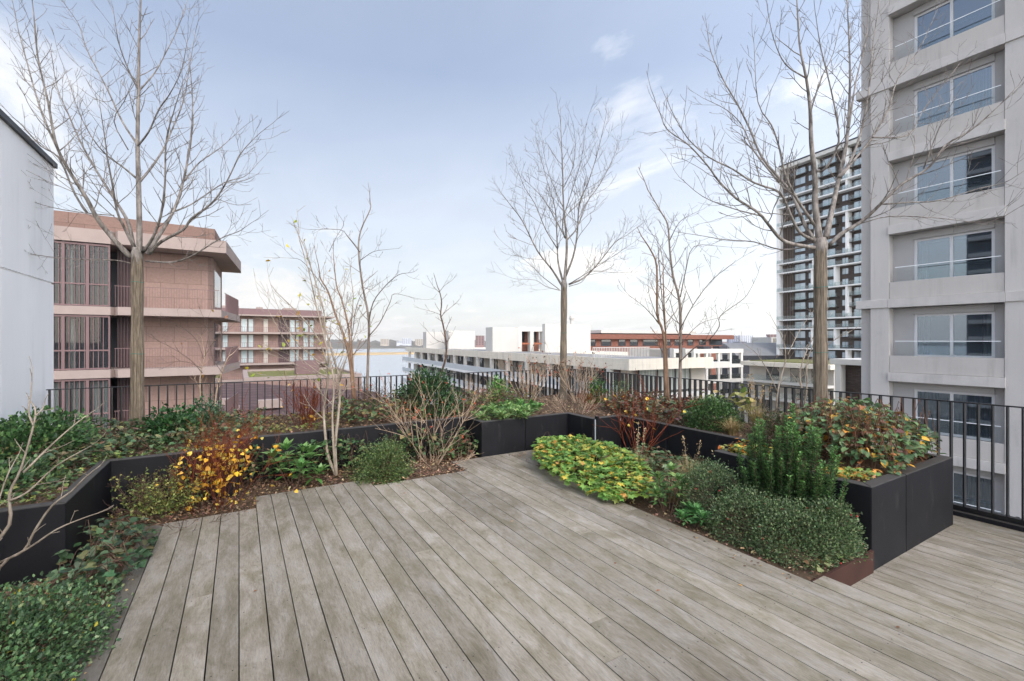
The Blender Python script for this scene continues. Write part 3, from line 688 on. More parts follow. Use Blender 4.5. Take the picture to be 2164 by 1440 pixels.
# ================================================================== long white apartment building (own grid, 4.3 deg off)
WROT = -R(4.3)
t = thing('apartment_building', 'long white terraced apartment building with balcony bands, by the river', 'building', (33.7, 33.2, 0), WROT)
LEN, WID = 94.0, 12.3
RZ = -.18
MB().box(0, WID, 0, LEN, -1.33, -.66).build('roof_slab', M['cream'], t)
pr = MB()
for a in ((.02, .35, .02, LEN), (.351, WID, .02, .35)): pr.box(*a, -.655, RZ)
pr.build('parapet', M['cream'], t)
MB().box(.36, WID, .36, LEN - .5, -.655, -.42).build('roof', M['roofgrey'], t)
MB().box(WID + .01, 26, 30, LEN, -22.4, -.42).build('rear_wing', M['cream'], t)
MB().box(2.4, WID - 1.2, 2.6, LEN - 3, -22.4, -1.34).build('wall', M['beige'], t)
for k in range(7):
    zt = -1.33 - 3.0 * k; zf = zt - 3.0 + .45       # opening between floor slab top zf and ceiling zt
    if zf < GZ: break
    MB().box(-.7, 2.39, .8, LEN + 1.0, zf - .45, zf).build('balcony_slab', M['slabw'], t)
    MB().box(-.68, -.63, .85, LEN + .9, zf + .005, zf + 1.0).build('balustrade', M['mesh'], t)
    y = 3.0; n = 0; 
    while y < LEN - 2 and k < 6: MB().box(-.05, .5, y, y + .55, zf + .001, zt - .001).build('column', M['white'], t); y += 6.2
    if k > 3: continue
    low_ = MB()
    y = 3.8
    while y < LEN - 6:
        for (a, c, dm) in ((.4, 1.9, 'glassd'), (2.5, 3.6, 'glassd'), (4.2, 5.0, 'curtain')):
            if k < 3:
                a += random.uniform(-.3, .3); c += random.uniform(-.3, .3)
                if k > 1: low_.box(2.30, 2.395, y + a, y + c, zf + .05, zt - .25, 0); low_.box(2.27, 2.295, y + a + .08, y + c - .08, zf + .12, zt - .32, 1); continue
                o = MB().box(2.30, 2.395, y + a, y + c, zf + .05, zt - .25).build('window', M['dark'], t)
                MB().box(2.27, 2.295, y + a + .08, y + c - .08, zf + .12, zt - .32).build('pane', M[dm], o)
        if random.random() < .55: MB().prism([(1.2, y + 4.9), (2.2, y + 4.9), (2.2, y + 5.05), (1.2, y + 5.05)], zf + .01, zt - .01).build('divider', M['beige'], t)
        y += 6.2
    if low_.v: stuff(low_.build('window', [M['dark'], M['glassd']], t))
# corner flat: tall glazing with curtains under the roof (faces the terrace)
for k in range(4):
    zt = -1.35 - 3.0 * k; zf = zt - 2.6
    for a, c in ((3.0, 5.6), (5.7, 8.3), (8.4, 10.6)):
        o = MB().box(a, c, 1.9, 2.0, zf, zt).build('window', M['dark'], t)
        MB().box(a + .08, c - .08, 1.86, 1.895, zf + .1, zt - .1).build('pane', M['glassd' if k else 'curtain'], o)
    MB().box(10.7, 13.0, 1.7, 2.5, zf, zt).build('wall_end', M['beige'], t)
    MB().box(-.7, 12.0, -.6, .79, zf - .4, zf - .005).build('balcony_slab', M['white'], t)
MB().box(12.32, 15.8, .5, 1.4, -1.33, -.78).build('fascia', M['concw'], t)
# flat roof lights / dark sheets
for (a, c, y0, y1) in ((1.0, 7.5, 1.0, 6.0), (1.2, 5, 26, 34), (1.2, 5, 42, 54), (1.2, 5, 62, 70)): MB().box(a, c, y0, y1, -.415, -.25).build('roof_sheet', M['roofgrey'], t)
# terrace rail on the roof, behind the corner
rl = MB(); rl.box(3.0, WID, 10.0, 10.06, .78, .86); x = 3.0
while x < WID: rl.box(x, x + .07, 10.0, 10.05, -.41, .78); x += .26
rl.build('roof_railing', M['white'], t)
for x in (11.2, 12.2, 14.4): MB().box(x, x + .5, 6.4, 6.9, -.41, .75).build('roof_pipe', M['roofgrey'], t)
# roof boxes (each a penthouse volume)
def w2(px, D):
    x, y = at(px, D); dx, dy = x - 33.7, y - 33.2; c, s = math.cos(-WROT), math.sin(-WROT)
    return dx * c - dy * s, dx * s + dy * c
def solve_x(px1, y):
    """local x at which a line along the front (fixed local y) crosses bearing px1"""
    lo_, hi_ = -20.0, 120.0
    for _ in range(50):
        mid = (lo_ + hi_) / 2; c, s_ = math.cos(WROT), math.sin(WROT); X = 33.7 + mid * c - y * s_; Y = 33.2 + mid * s_ + y * c
        d_ = dist(X, Y); px = CX + F * (X * CA - Y * SA) / d_
        if px < px1: lo_ = mid
        else: hi_ = mid
    return mid
def roofbox(px0, px1, ytop, D, dep, m='white'):
    x0, y0 = w2(px0, D); x1 = solve_x(px1, y0); z = CAMH + (CY - ytop) / F * D
    MB().box(x0, x1, y0, y0 + dep, -.41, z).build('roof_box', M[m], t); return x0, y0, x1 - x0, z
roofbox(901, 945, 702.5, 112, 3); roofbox(948, 1003, 700.0, 107, 3.4)
xb, yb, lb, zb_ = roofbox(1041, 1096, 692.5, 84, 3.2)
xl_, yl = xb + lb + .005, yb
lg = MB(); LW = 5.6
for a in ((0, .7, 0, 8), (2.5, 3.3, 0, 8), (5.2, 5.8, 0, 8)): lg.box(xl_ + a[0], xl_ + a[1], yl + a[2], yl + 1.0, -.41, zb_ - .75)
lg.box(xl_, xl_ + 5.8, yl, yl + 10, zb_ - .745, zb_ + .1); lg.build('roof_frame', M['concw'], t)
MB().box(xl_ + .1, xl_ + 5.7, yl + 2.2, yl + 9, -.41, zb_ - .76).build('roof_room', M['brickr'], t)
for a, c in ((.75, 2.45), (3.35, 5.15)): 
    window(t, 'x', xl_ + a, xl_ + c, 1.4, zb_ - .8, yl + 2.15, (M['dark'], M['glassd']), .08)
    MB().box(xl_ + a, xl_ + c, yl + .2, yl + .3, .95, 1.25).build('lintel', pm('terracotta_beam', '#a5654a', .7), t) if a < 1 else MB().box(xl_ + a, xl_ + c, yl + .2, yl + .3, .95, 1.25).build('lintel', bpy.data.materials['terracotta_beam'], t)
xc, yc, lc, zc_ = roofbox(1152, 1248, 685.5, 80, 1.0)
fx, fy = xc + lc * .78, yc + 3
fl_ = MB(); fl_.tube([(fx, fy, zc_), (fx, fy, zc_ + .9)], .32, sides=10); fl_.tube([(fx, fy, zc_ + .9), (fx, fy, zc_ + 1.25)], .34, .52, sides=10); fl_.tube([(fx, fy, zc_ + 1.25), (fx, fy, zc_ + 1.75)], .45, .4, sides=10); fl_.build('flue', M['white'], t)
# ================================================================== brick pavilion behind the roof terrace
x0, y0 = at(1240, 104)
t = thing('brick_pavilion', 'long red-brown brick pavilion with a flat roof, above the white roof terrace', 'building', (x0, y0, 0), WROT)
k = 1.0; L = 50.0; zt = CAMH + (CY - 707.5) / F * 106
# facade runs along local x
z0, z1 = -.9, zt
MB().box(0, L * .93, 1.0, 14, -22.4, zt - 1.15).build('wall', M['brickr'], t)
MB().box(-.5, L, 0, 15, zt - 1.15, zt).build('roof', M['brickr'], t)
x = 1.0; i = 0
while x < L * .9:
    w_ = (2.2, 3.0, 2.2, 2.6, 5.0)[i % 5]
    window(t, 'x', x, x + w_, .4, zt - 1.2, .93, (M['dark'], M['glassd']), .12); x += w_ + (1.6, 2.2, 1.3)[i % 3]; i += 1
MB().box(9, 40, 6, 12, zt + .005, zt + .35).build('plinth', M['dark'], t); MB().box(8, 41, 5, 13, zt + .36, zt + 1.1).build('roof_box', M['white'], t)
# ================================================================== white concrete grid building
x0, y0 = at(1466, 88)
t = thing('frame_building', 'white concrete grid frame building with open corner bays, right of the cream roof', 'building', (x0, y0, 0), WROT)
S = 3.0; zt = CAMH - (739 - CY) / F * 92
mb = MB(); nx, ny = 4, 1; px_ = 3.45
for i in range(nx + 1):
    for j in range(2): MB().box(i * px_, i * px_ + .55, j * 5, j * 5 + .55, -22.4, zt - .8).build('column', M['concw'], t)
for q in range(8):
    z = zt - q * S
    b_ = MB()
    for a in ((-.05, nx * px_ + .6, -.05, .6), (-.05, nx * px_ + .6, 4.95, 5.6), (nx * px_ - .05, nx * px_ + .6, .601, 4.949)): b_.box(*a, z - .8, z - (.0 if q == 0 else .1))
    b_.build('beam', M['concw'], t)
    if q: MB().box(.56, nx * px_, .61, 4.94, z - .4, z - .2).build('floor', M['beige'], t)
MB().box(-2, 2 * px_ + 1.5, 5.7, 16, -22.4, zt - .1).build('wall', M['beige'], t); MB().box(2 * px_ + 1.51, nx * px_ - .5, 8, 16, -22.4, zt - .85).build('core', M['brickr'], t)
for q in range(5):
    z = zt - q * S - .9
    for i in range(3):
        window(t, 'x', .7 + i * px_, 3.0 + i * px_, z - 2.0, z, 5.5 if i < 2 else 7.9, (M['dark'], M['glassd']), .1)
    MB().box(.6, nx * px_, .05, .1, z - 2.1, z - 1.2).build('balustrade', M['glassb'], t)
for (x, w_) in ((4.6, 2.2), (9.2, 2.4)): MB().box(x, x + w_, 1.6, 3.2, zt + .01, zt + .55).build('roof_planter', M['dark'], t)
# ================================================================== pale balcony block at the foot of the tower
x0, y0 = at(1748, 70)
VT = R(7.8)
t = thing('balcony_block', 'pale low block with long balcony bands below the brown tower', 'building', (x0, y0, 0), -VT)
zt = CAMH - (783 - CY) / F * 70
MB().box(1.6, 14, 0, 15, -22.4, zt).build('wall', M['beige'], t)
MB().box(0, 14.2, -.5, 15.5, zt + .01, zt + .75).build('roof_slab', M['cream'], t); MB().box(1, 13.5, .5, 14.5, zt + .76, zt + .9).build('green_roof', M['grass'], t)
for k in range(6):
    z = zt - 2.9 * (k + 1) 
    if z < GZ: break
    MB().box(0, 1.59, 0, 15, z, z + .4).build('balcony_slab', M['white'], t); MB().box(.03, .07, 0, 15, z + .41, z + 1.35).build('balustrade', M['glassb'], t)
    y = 1.0
    while y < 12:
        w_ = random.choice((1.4, 2.4, 3.2)); o = MB().box(1.5, 1.595, y, y + w_, z + .45, z + 2.75).build('window', M['dark'], t)
        MB().box(1.46, 1.495, y + .1, y + w_ - .1, z + .52, z + 2.65).build('pane', M['glassd'], o); y += w_ + random.choice((1.2, 2.1, 2.6))
# dark low roofs behind it
x0, y0 = at(1560, 150); t = thing('warehouse', 'long dark grey warehouse with slit windows and a pale curved roof', 'warehouse', (x0, y0, 0), -R(31))
zt = CAMH - (753 - CY) / F * 150
MB().box(0, 40, 0, 24, -22.4, zt).build('wall', M['dark'], t)
rf = MB(); n = 12
pts = [(24 * i / n, 4.2 * math.sin(math.pi * i / n)) for i in range(n + 1)]
rf.add([(-.5, y, zt + .02 + z) for y, z in pts] + [(40.5, y, zt + .02 + z) for y, z in pts], [(i, n + 1 + i, n + 2 + i, i + 1) for i in range(n)] + [tuple(range(n + 1)), tuple(range(2 * n + 1, n, -1))]); rf.build('roof', M['roofgrey'], t, smooth=False)
for x in range(3, 39, 3): MB().box(x, x + 1.1, -.1, .01, zt - 3.6, zt - .8).build('window', M['glassd'], t)
x0, y0 = at(1630, 190); t = thing('office_building', 'white office block with dark strip windows just left of the tower', 'building', (x0, y0, 0), -R(31))
MB().box(0, 26, 0, 16, -22.4, CAMH + (CY - 714) / F * 190).build('wall', M['white'], t)
for k in range(5): MB().box(.8, 25, -.12, .02, 1.0 - k * 3.6, 2.6 - k * 3.6).build('window', M['glassd'], t)
# ================================================================== dark brick tower with white frames (facade along local y)
x0, y0 = at(1643, 150); TL = 46.0
t = thing('tower_building', 'tall dark brown brick tower with white slabs and glass balconies', 'building', (x0, y0, 0), -VT)
ST = 3.05; TOPZ = CAMH + (CY - 362) / F * 150; NF = 19
# local: y runs from 0 (left end) towards -TL (right, nearer); facade faces -x
MB().box(1.5, 22, -TL, -.9, -22.4, TOPZ - .5).build('wall', M['brickd'], t)
MB().box(-.6, 22.5, -TL - .5, .3, TOPZ - .5, TOPZ + .55).build('roof_slab', M['concw'], t)
MB().box(0, 22, -TL + .3, -.3, TOPZ + .56, TOPZ + 1.3).build('parapet', M['dark'], t)
zcol = CAMH - (752 - CY) / F * 150
cm_ = MB(); cm_.box(-.5, 1.4, -1.0, .0, zcol, TOPZ - .52); cm_.build('column', M['slabw'], t)
sc_ = MB()
for j in range(4): sc_.box(.0, .12, -2.6 - j * .9, -2.42 - j * .9, zcol, TOPZ - .55)
sc_.build('screen', pm('bronze_screen', '#5b4c3e', .6), t)
# bands: white slabs run the length every second floor, brown balconies between, short white fins staggered
bays = [(-8.4, -4.9), (-10.9, -9.3), (-17.4, -13.6), (-21.0, -19.2), (-25.2, -22.4), (-29.4, -26.4), (-34, -31.5), (-40, -37)]
wsrc = None; bsrc = None
for f in range(NF + 6):
    z = TOPZ - .5 - ST * (f + 1)
    if z < GZ: break
    white = f in (2, 3, 5, 9, 10, 12, 15, 16, 18, 20, 21, 23)
    if white:
        MB().box(-.7, 1.49, -TL, -.1, z - .36, z).build('balcony_slab', M['slabw'], t)
        MB().box(-.66, -.62, -TL, -.2, z + .01, z + 1.1).build('balustrade', M['glassb'], t)
        for y in [(-11.6, -18.3, -30.2), (-21.5, -12.6, -35), (-12.0, -25.8, -40)][(f // 2) % 3]:
            up_ = {2: 3, 3: 1, 5: 2, 9: 4, 10: 1, 12: 2, 15: 3, 16: 1, 18: 2, 20: 2, 21: 1, 23: 2}[f]
            MB().box(-.45, 1.49, y - .32, y + .28, z + .005, z + ST * up_ - .37).build('fin', M['slabw'], t)
    else:
        for (a, c) in bays[::2]:
            if random.random() < .6:
                MB().box(.3, 1.49, a - 1.0, c + .8, z - .18, z).build('balcony', M['brickd'], t); MB().box(.32, .35, a - .95, c + .75, z + .01, z + 1.1).build('balustrade', M['glassb'], t)
    for i, (a, c) in enumerate(bays):
        zz = z + .25 if i % 2 else z + .06
        if wsrc is None or True:
            key = (i,)
            src = bpy.data.objects.get('tw%d' % i)
        if f == 0 and i < 5:
            o = window(t, 'y', a, c, 0, 2.25 if i % 2 == 0 else 1.8, 1.44, (M['dark'], M['glassr']), .09, mull=((a + c) / 2,)); o.location = (0, 0, zz)
            bays_src = globals().setdefault('BSRC', {}); bays_src[i] = o
        else:
            if i > 4 or f > 19: continue
            dupe(BSRC[i], t, (0, 0, zz))
far_ = MB()
for f in range(NF + 6):
    z = TOPZ - .5 - ST * (f + 1)
    for i, (a, c) in enumerate(bays):
        if z > GZ and (i > 4 or f > 19): far_.box(1.44, 1.49, a, c, z + .1, z + 2.2)
stuff(far_.build('window', M['glassr'], t))
# right low white-framed annex in front
x0, y0 = at(1757, 50); t = thing('annex_building', 'low brown brick annex framed in white concrete, in front of the tower', 'building', (x0, y0, 0), -VT)
zt = CAMH - (759.5 - CY) / F * 50
MB().box(.9, 9, -16, -.4, -22.4, zt - .6).build('wall', M['brickd'], t); MB().box(-.2, 9.4, -16.3, .1, zt - .59, zt).build('roof_slab', M['concw'], t)
for y in (-.7, -3.8, -7.1, -10.5): MB().box(-.15, .7, y - .35, y + .25, -22.4, zt - .595).build('column', M['concw'], t)
for k in range(4):
    for y in (-5.9, -9.3): window(t, 'y', y - .8, y + .8, zt - 3.1 - 3 * k, zt - 1.0 - 3 * k, .85, (M['dark'], M['glassd']), .08)
MB().box(2, 7, -13, -3, zt + .01, zt + .9).build('roof_hut', pm('rust_panel', '#5f3f35', .7), t)
# ================================================================== grey concrete apartment building on the right
XG = 24.7; t = thing('apartment_building', 'grey concrete apartment tower with deep window bays on the right', 'building', (XG, 0, 0))
SH = 3.24; S0 = 1.03                                              # storey height, sill level of the eye-level storey
WYS = [(5.10, 8.66), (-1.6, 1.96)]                                # recessed window bays along y
ZB, ZT = -22.4, S0 + SH * 7.4
w_ = MB()
for a, c in ((8.66, 9.34), (1.96, 5.10), (-6, -1.6)): w_.box(0, 1.6, a, c, ZB, ZT)
w_.box(.35, 12, 9.35, 9.84, ZB, ZT)                                # set-back return at the corner
w_.box(1.61, 12, -6, -5.9, ZB, ZT); w_.box(5.5, 12, -5.89, 9.34, ZB, ZT); w_.box(0, 12, -6, 9.84, ZT + .001, ZT + .8)
w_.build('wall', M['greyc'], t)
fsrc = {}
for k in range(-7, 7):
    s = S0 + SH * k
    for bi, (y0, y1) in enumerate(WYS):
        if k == -7 and bi: continue
        MB().box(.02, .16, y0 + .012, y1 - .012, s - .725, s).build('spandrel', M['greyp'], t, bevel=.008)
        MB().box(-.07, .9, y0 - (.02 if True else 0), y1 + .02, s - 1.12, s - .735).build('ledge', M['greyl'], t, bevel=.008)
        MB().box(.17, .9, y0 + .005, y1 - .005, s - .73, s - .06).build('floor', M['greyd'], t)
        wy0, wy1 = y0 + .36, y1 - .73; ztop = s + 1.81
        rc = MB(); rc.box(.45, .6, y0 + .002, wy0, s - .05, s + 2.10); rc.box(.45, .6, wy1, y1 - .002, s - .05, s + 2.10); rc.box(.40, .6, wy0 + .001, wy1 - .001, ztop, s + 2.10); rc.build('recess_panel', M['greyd'], t)
        ym = wy0 + (wy1 - wy0) * .50
        wd = window(t, 'y', wy0, wy1, s - .04, ztop, .50, (M['frame'], M['glassg'] if k > -6 else M['glassd']), .10, mull=(ym + .03,), depth=.08)
        # what stands behind the glass
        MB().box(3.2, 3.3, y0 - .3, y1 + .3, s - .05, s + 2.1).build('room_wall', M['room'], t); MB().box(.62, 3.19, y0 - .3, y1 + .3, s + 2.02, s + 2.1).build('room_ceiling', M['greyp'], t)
        cu = MB(); spans = [((wy0, wy0 + .5),), ((wy0, wy0 + .9), (wy1 - .5, wy1)), ((ym - .2, wy1 - .3),), ((wy0, wy0 + .4),), ((wy1 - .8, wy1),)][(k + 8) % 5 if bi == 0 else random.randrange(5)]
        if k == 0: spans = ((wy0, wy0 + .45), (wy1 - .4, wy1))
        if k == -1: spans = ((wy0, wy0 + 1.5), (ym + .55, wy1 - .1))
        if k == 1 or k == 2: spans = ((wy1 - .35, wy1),)
        if k == 3: spans = ((wy0, ym - .4), (ym + .2, wy1))
        if k == 4: spans = ((wy1 - .2, wy1),)
        for (a, c) in spans:
            pts = []; y = a
            while y < c: pts.append((.85 + .045 * math.sin(y * 31) + .02 * math.sin(y * 13), y)); y += .03
            for p, q in zip(pts[:-1], pts[1:]): cu.add([(p[0], p[1], s), (q[0], q[1], s), (q[0], q[1], s + 2.0), (p[0], p[1], s + 2.0)], [(0, 1, 2, 3)])
        if cu.v: cu.build('curtain', M['curtain'], t)
        bg_ = MB().add([(.08, y0 + .2, s + .003), (.08, y1 - .25, s + .003), (.08, y1 - .25, s + .63), (.08, y0 + .2, s + .63)], [(0, 3, 2, 1)]).build('balustrade', M['glassc'], t)
        MB().box(.065, .095, y0 + .12, y1 - .2, s + .63, s + .655).build('handrail', M['rail'], bg_)
    if (k - 1) % 3 == 0:
        MB().box(-.06, .30, 8.685, 9.9, s - 1.11, s - .74).build('band', M['greyl'], t, bevel=.008); MB().box(-.06, -.002, 1.99, 5.075, s - 1.11, s - .74).build('band', M['greyl'], t, bevel=.008)
# the side that would be mirrored in those panes is open sky over the terrace

# tower across the street to the west: outside the frame, reflected in the grey building's panes
t = thing('tower_building', 'dark grey tower across the street, seen only as a reflection in the grey building windows', 'building', (-62, 9, 0))
MB().box(-16, 0, 0, 19, -22.4, 37).build('wall', pm('mid_grey_cladding', '#5e6064', .7), t)
for k in range(18): MB().box(.01, .9, .4, 18.6, -16 + k * 2.95, -15.3 + k * 2.95).build('balcony_slab', M['greyl'], t)

# the air between the terrace and the far bank
hz = MB().box(-2700, 2700, -260, 2200, GZ - 1.0, 75).build('haze', None or M['dark'])
hm = bpy.data.materials.new('thin_haze'); hm.use_nodes = True; hn = hm.node_tree; hn.nodes.clear()
ho = N(hn, 'ShaderNodeOutputMaterial'); hv = N(hn, 'ShaderNodeVolumePrincipled'); hv.inputs['Color'].default_value = (.93, .95, .98, 1); hv.inputs['Density'].default_value = .00013; hv.inputs['Anisotropy'].default_value = .1
hn.links.new(hv.outputs[0], ho.inputs['Volume']); hz.data.materials.clear(); hz.data.materials.append(hm); hz['kind'] = 'stuff'
# ================================================================== vegetation tools
def barkmat(name, a, b_, scale=30, stretch=(1, 1, .25), bmp=.4):
    m, nt, b, _ = newmat(name); v = coords(nt, stretch); n = noise(nt, v, scale, 6, .65); n2 = noise(nt, coords(nt), 6, 4, .6)
    col = ramp(nt, mth2(nt, 'ADD', mth2(nt, 'MULTIPLY', n, .6), mth2(nt, 'MULTIPLY', n2, .4)), [(.38, lin(a)), (.62, lin(b_))])
    nt.links.new(col, b.inputs['Base Color']); b.inputs['Roughness'].default_value = .85; b.inputs['Specular IOR Level'].default_value = .15
    bump(nt, b, n, bmp, .01); return m
M['greystem'] = barkmat('grey_brown_stems', '#5f544b', '#94867a', 18)
M['bark'] = barkmat('grey_bark', '#4d4640', '#9a928a', 22)
M['twig'] = barkmat('grey_brown_twigs', '#463c37', '#75695f', 20)
M['reed'] = None
m, nt, b, _ = newmat('reed_mat'); v = coords(nt, (1, 1, .03)); n = noise(nt, v, 120, 5, .7); n2 = noise(nt, coords(nt, (1, 1, .5)), 9, 4, .6)
nt.links.new(mixc(nt, 1, ramp(nt, n, [(.3, lin('#3a332b')), (.5, lin('#716556')), (.72, lin('#a39583'))]), ramp(nt, n2, [(.3, (.75, .75, .72)), (.7, (1.1, 1.08, 1.05))]), 'MULTIPLY'), b.inputs['Base Color'])
b.inputs['Roughness'].default_value = .9; bump(nt, b, n, .8, .01); M['reed'] = m
M['orangebark'] = barkmat('orange_brown_bark', '#65503f', '#977a64', 12)
M['palebark'] = barkmat('pale_stems', '#776b5e', '#b0a392', 14)
M['tanstem'] = barkmat('tan_stems', '#937c66', '#c6af95', 14)
M['redstem'] = barkmat('red_brown_stems', '#51261a', '#8c4a30', 14)
M['brownstem'] = barkmat('brown_stems', '#3f3028', '#6f5a4c', 14)
M['berry_o'] = pm('orange_berries', '#c0461c', .35, .15, 20, spec=.5); M['berry_r'] = pm('red_berries', '#b31f22', .3, .1, 20, spec=.5)
M['wire'] = pm('green_tie_wire', '#2f6b5c', .5)
def rand_unit():
    while True:
        v = Vector((random.uniform(-1, 1), random.uniform(-1, 1), random.uniform(-1, 1)))
        if .05 < v.length < 1: return v.normalized()
def smooth(pts, k=3):
    """Catmull-Rom through the points"""
    P = [Vector(p) for p in pts]; 
    if len(P) < 3: return P
    Q = [P[0] * 2 - P[1]] + P + [P[-1] * 2 - P[-2]]; out = []
    for i in range(1, len(Q) - 2):
        for j in range(k):
            t = j / k; a, b_, c, d = Q[i - 1], Q[i], Q[i + 1], Q[i + 2]
            out.append(.5 * ((2 * b_) + (c - a) * t + (2 * a - 5 * b_ + 4 * c - d) * t * t + (3 * b_ - a - 3 * c + d) * t ** 3))
    out.append(P[-1]); return out
def sprig(mb, p, d, L, r, lvl, up=.25, wig=.16, ang=(28, 55), step=.16, tips=None, sides=4, minr=.0016, ratio=(.35, .62)):
    """a growing shoot with side shoots"""
    n = max(3, min(7, int(L / .09))); pts = [p.copy()]; d = d.normalized(); dirs = [d.copy()]
    for i in range(n):
        d = (d + rand_unit() * wig + Vector((0, 0, up / n * 1.6))).normalized(); pts.append(pts[-1] + d * (L / n)); dirs.append(d.copy())
    mb.tube(pts, max(r, minr), max(r * .45, minr * .8), sides if lvl < 2 else 3, cap=False)
    if tips is not None: tips.append((pts[-1], dirs[-1]))
    if lvl <= 0: return
    k = max(1, int(L / step)); side = random.uniform(0, 6.28)
    for j in range(k):
        t = random.uniform(.25, .97); q = t * n; i = int(q); base = pts[i].lerp(pts[min(i + 1, n)], q - i); dd = dirs[min(i + 1, n)]
        a = R(random.uniform(*ang)); side += 2.4 + random.uniform(-.5, .5); ax = dd.orthogonal().normalized(); ax.rotate(Matrix.Rotation(side, 3, dd))
        c = dd * math.cos(a) + ax * math.sin(a)
        sprig(mb, base, c, L * random.uniform(*ratio) * (1.15 - .6 * t), r * .55, lvl - 1, up, wig, ang, step, tips, sides, minr, ratio)
def limb(mb, pts, r0, r1, dens=.13, lvl=1, twl=(.35, .75), start=.18, up=.3, sides=7, tips=None, buds=None, minr=.0021, ang=(30, 58)):
    """a limb along given points, with side shoots"""
    P = smooth(pts); mb.tube(P, r0, r1, sides, pw=.85)
    acc = 0; tot = sum((P[i + 1] - P[i]).length for i in range(len(P) - 1)); run = 0; side = random.uniform(0, 6.28); nxt = tot * start
    for i in range(len(P) - 1):
        sg = P[i + 1] - P[i]; l = sg.length
        while run + l > nxt:
            t = (nxt - run) / l; base = P[i].lerp(P[i + 1], t); dd = sg.normalized(); f = nxt / tot
            side += 2.4 + random.uniform(-.6, .6); ax = dd.orthogonal().normalized(); ax.rotate(Matrix.Rotation(side, 3, dd)); a = R(random.uniform(*ang))
            c = dd * math.cos(a) + ax * math.sin(a); r = (r0 + (r1 - r0) * f ** .85)
            sprig(mb, base, c, random.uniform(*twl) * (1.1 - .45 * f), min(r * .45, .007), lvl + (1 if random.random() < .35 else 0), up, tips=tips, minr=minr)
            nxt += dens * random.uniform(.6, 1.5)
        run += l
    sprig(mb, P[-1], P[-1] - P[-2], random.uniform(*twl) * .8, r1, lvl, up, tips=tips, minr=minr)
def to3(pts, off, sc, D, dz=0.0, jit=.0):
    """traced limb: photo points -> place; the limb swings dz metres nearer / farther along its length"""
    out = []
    for i, (x, y) in enumerate(pts):
        f = i / max(1, len(pts) - 1); out.append(at(off[0] + x / sc, D + dz * f ** 1.1, off[1] + y / sc))
    return out
def wrap(t, base, top, r0, r1, wires=(.33, .72)):
    """reed mat tied round the trunk"""
    n = 44; rows = 14; vs = []; j_ = [random.uniform(.93, 1.06) for _ in range(n)]
    for i in range(rows + 1):
        f = i / rows; c = base.lerp(top, f); r = r0 + (r1 - r0) * f; r *= 1 - .10 * math.sin(f * 3.0) * .6 + .05 * math.sin(f * 17)
        for k in range(n): a = 2 * math.pi * k / n; vs.append(c + Vector((math.cos(a), math.sin(a), 0)) * r * (j_[k] + random.uniform(-.02, .02)))
    fs = [(i * n + k, i * n + (k + 1) % n, (i + 1) * n + (k + 1) % n, (i + 1) * n + k) for i in range(rows) for k in range(n)] + [tuple(rows * n + k for k in range(n))]
    o = MB().add(vs, fs).build('reed_wrap', M['reed'], t, smooth=False)
    for q in wires:
        c = base.lerp(top, q); r = (r0 + (r1 - r0) * q) * 1.03; pts = [c + Vector((math.cos(a * math.pi / 10) * r, math.sin(a * math.pi / 10) * r, .004 * math.sin(a))) for a in range(21)]
        MB().tube(pts, .0035, sides=4).build('tie_wire', M['wire'], o)
    return o
def big_tree(label, px, D, fork_py, base_z, r0, r1, limbs, off, sc, lead, group, dens=.15, twl=(.35, .8), lvl=2, wires=(.33, .72), lean=0):
    x, y = at(px, D); fz = CAMH + (CY - fork_py) / F * D
    t = thing('street_tree', label, 'tree', (x, y, base_z), 0, group); o = Vector((x, y, base_z))
    top = at(px - lean, D, fork_py) - o
    wrap(t, Vector((0, 0, -.05)), top, r0, r1, wires)
    tr = MB(); hd = top + Vector((0, 0, .13)); tr.tube([top - Vector((0, 0, .1)), top, top + Vector((0, 0, .06)), hd], [r1 * .96, r1 * 1.1, r1 * 1.12, r1 * .8], 12)
    L = [p - o for p in to3(lead, off, sc, D, 0)]; L[0] = top.copy()
    limb(tr, L, r1 * .62, .006, dens * 1.4, 1, twl, .45)
    tr.build('trunk', M['bark'], t, smooth=True)
    cr = MB()
    for (pts, rr, dz) in limbs:
        P = [p - o for p in to3(pts, off, sc, D, dz)]
        limb(cr, P, rr * .95, max(.0028, rr * .15), dens, lvl - 1, twl, .2)
    cr.build('crown', M['bark'], t, smooth=True); return t
g3 = 'young street trees with reed-wrapped trunks'
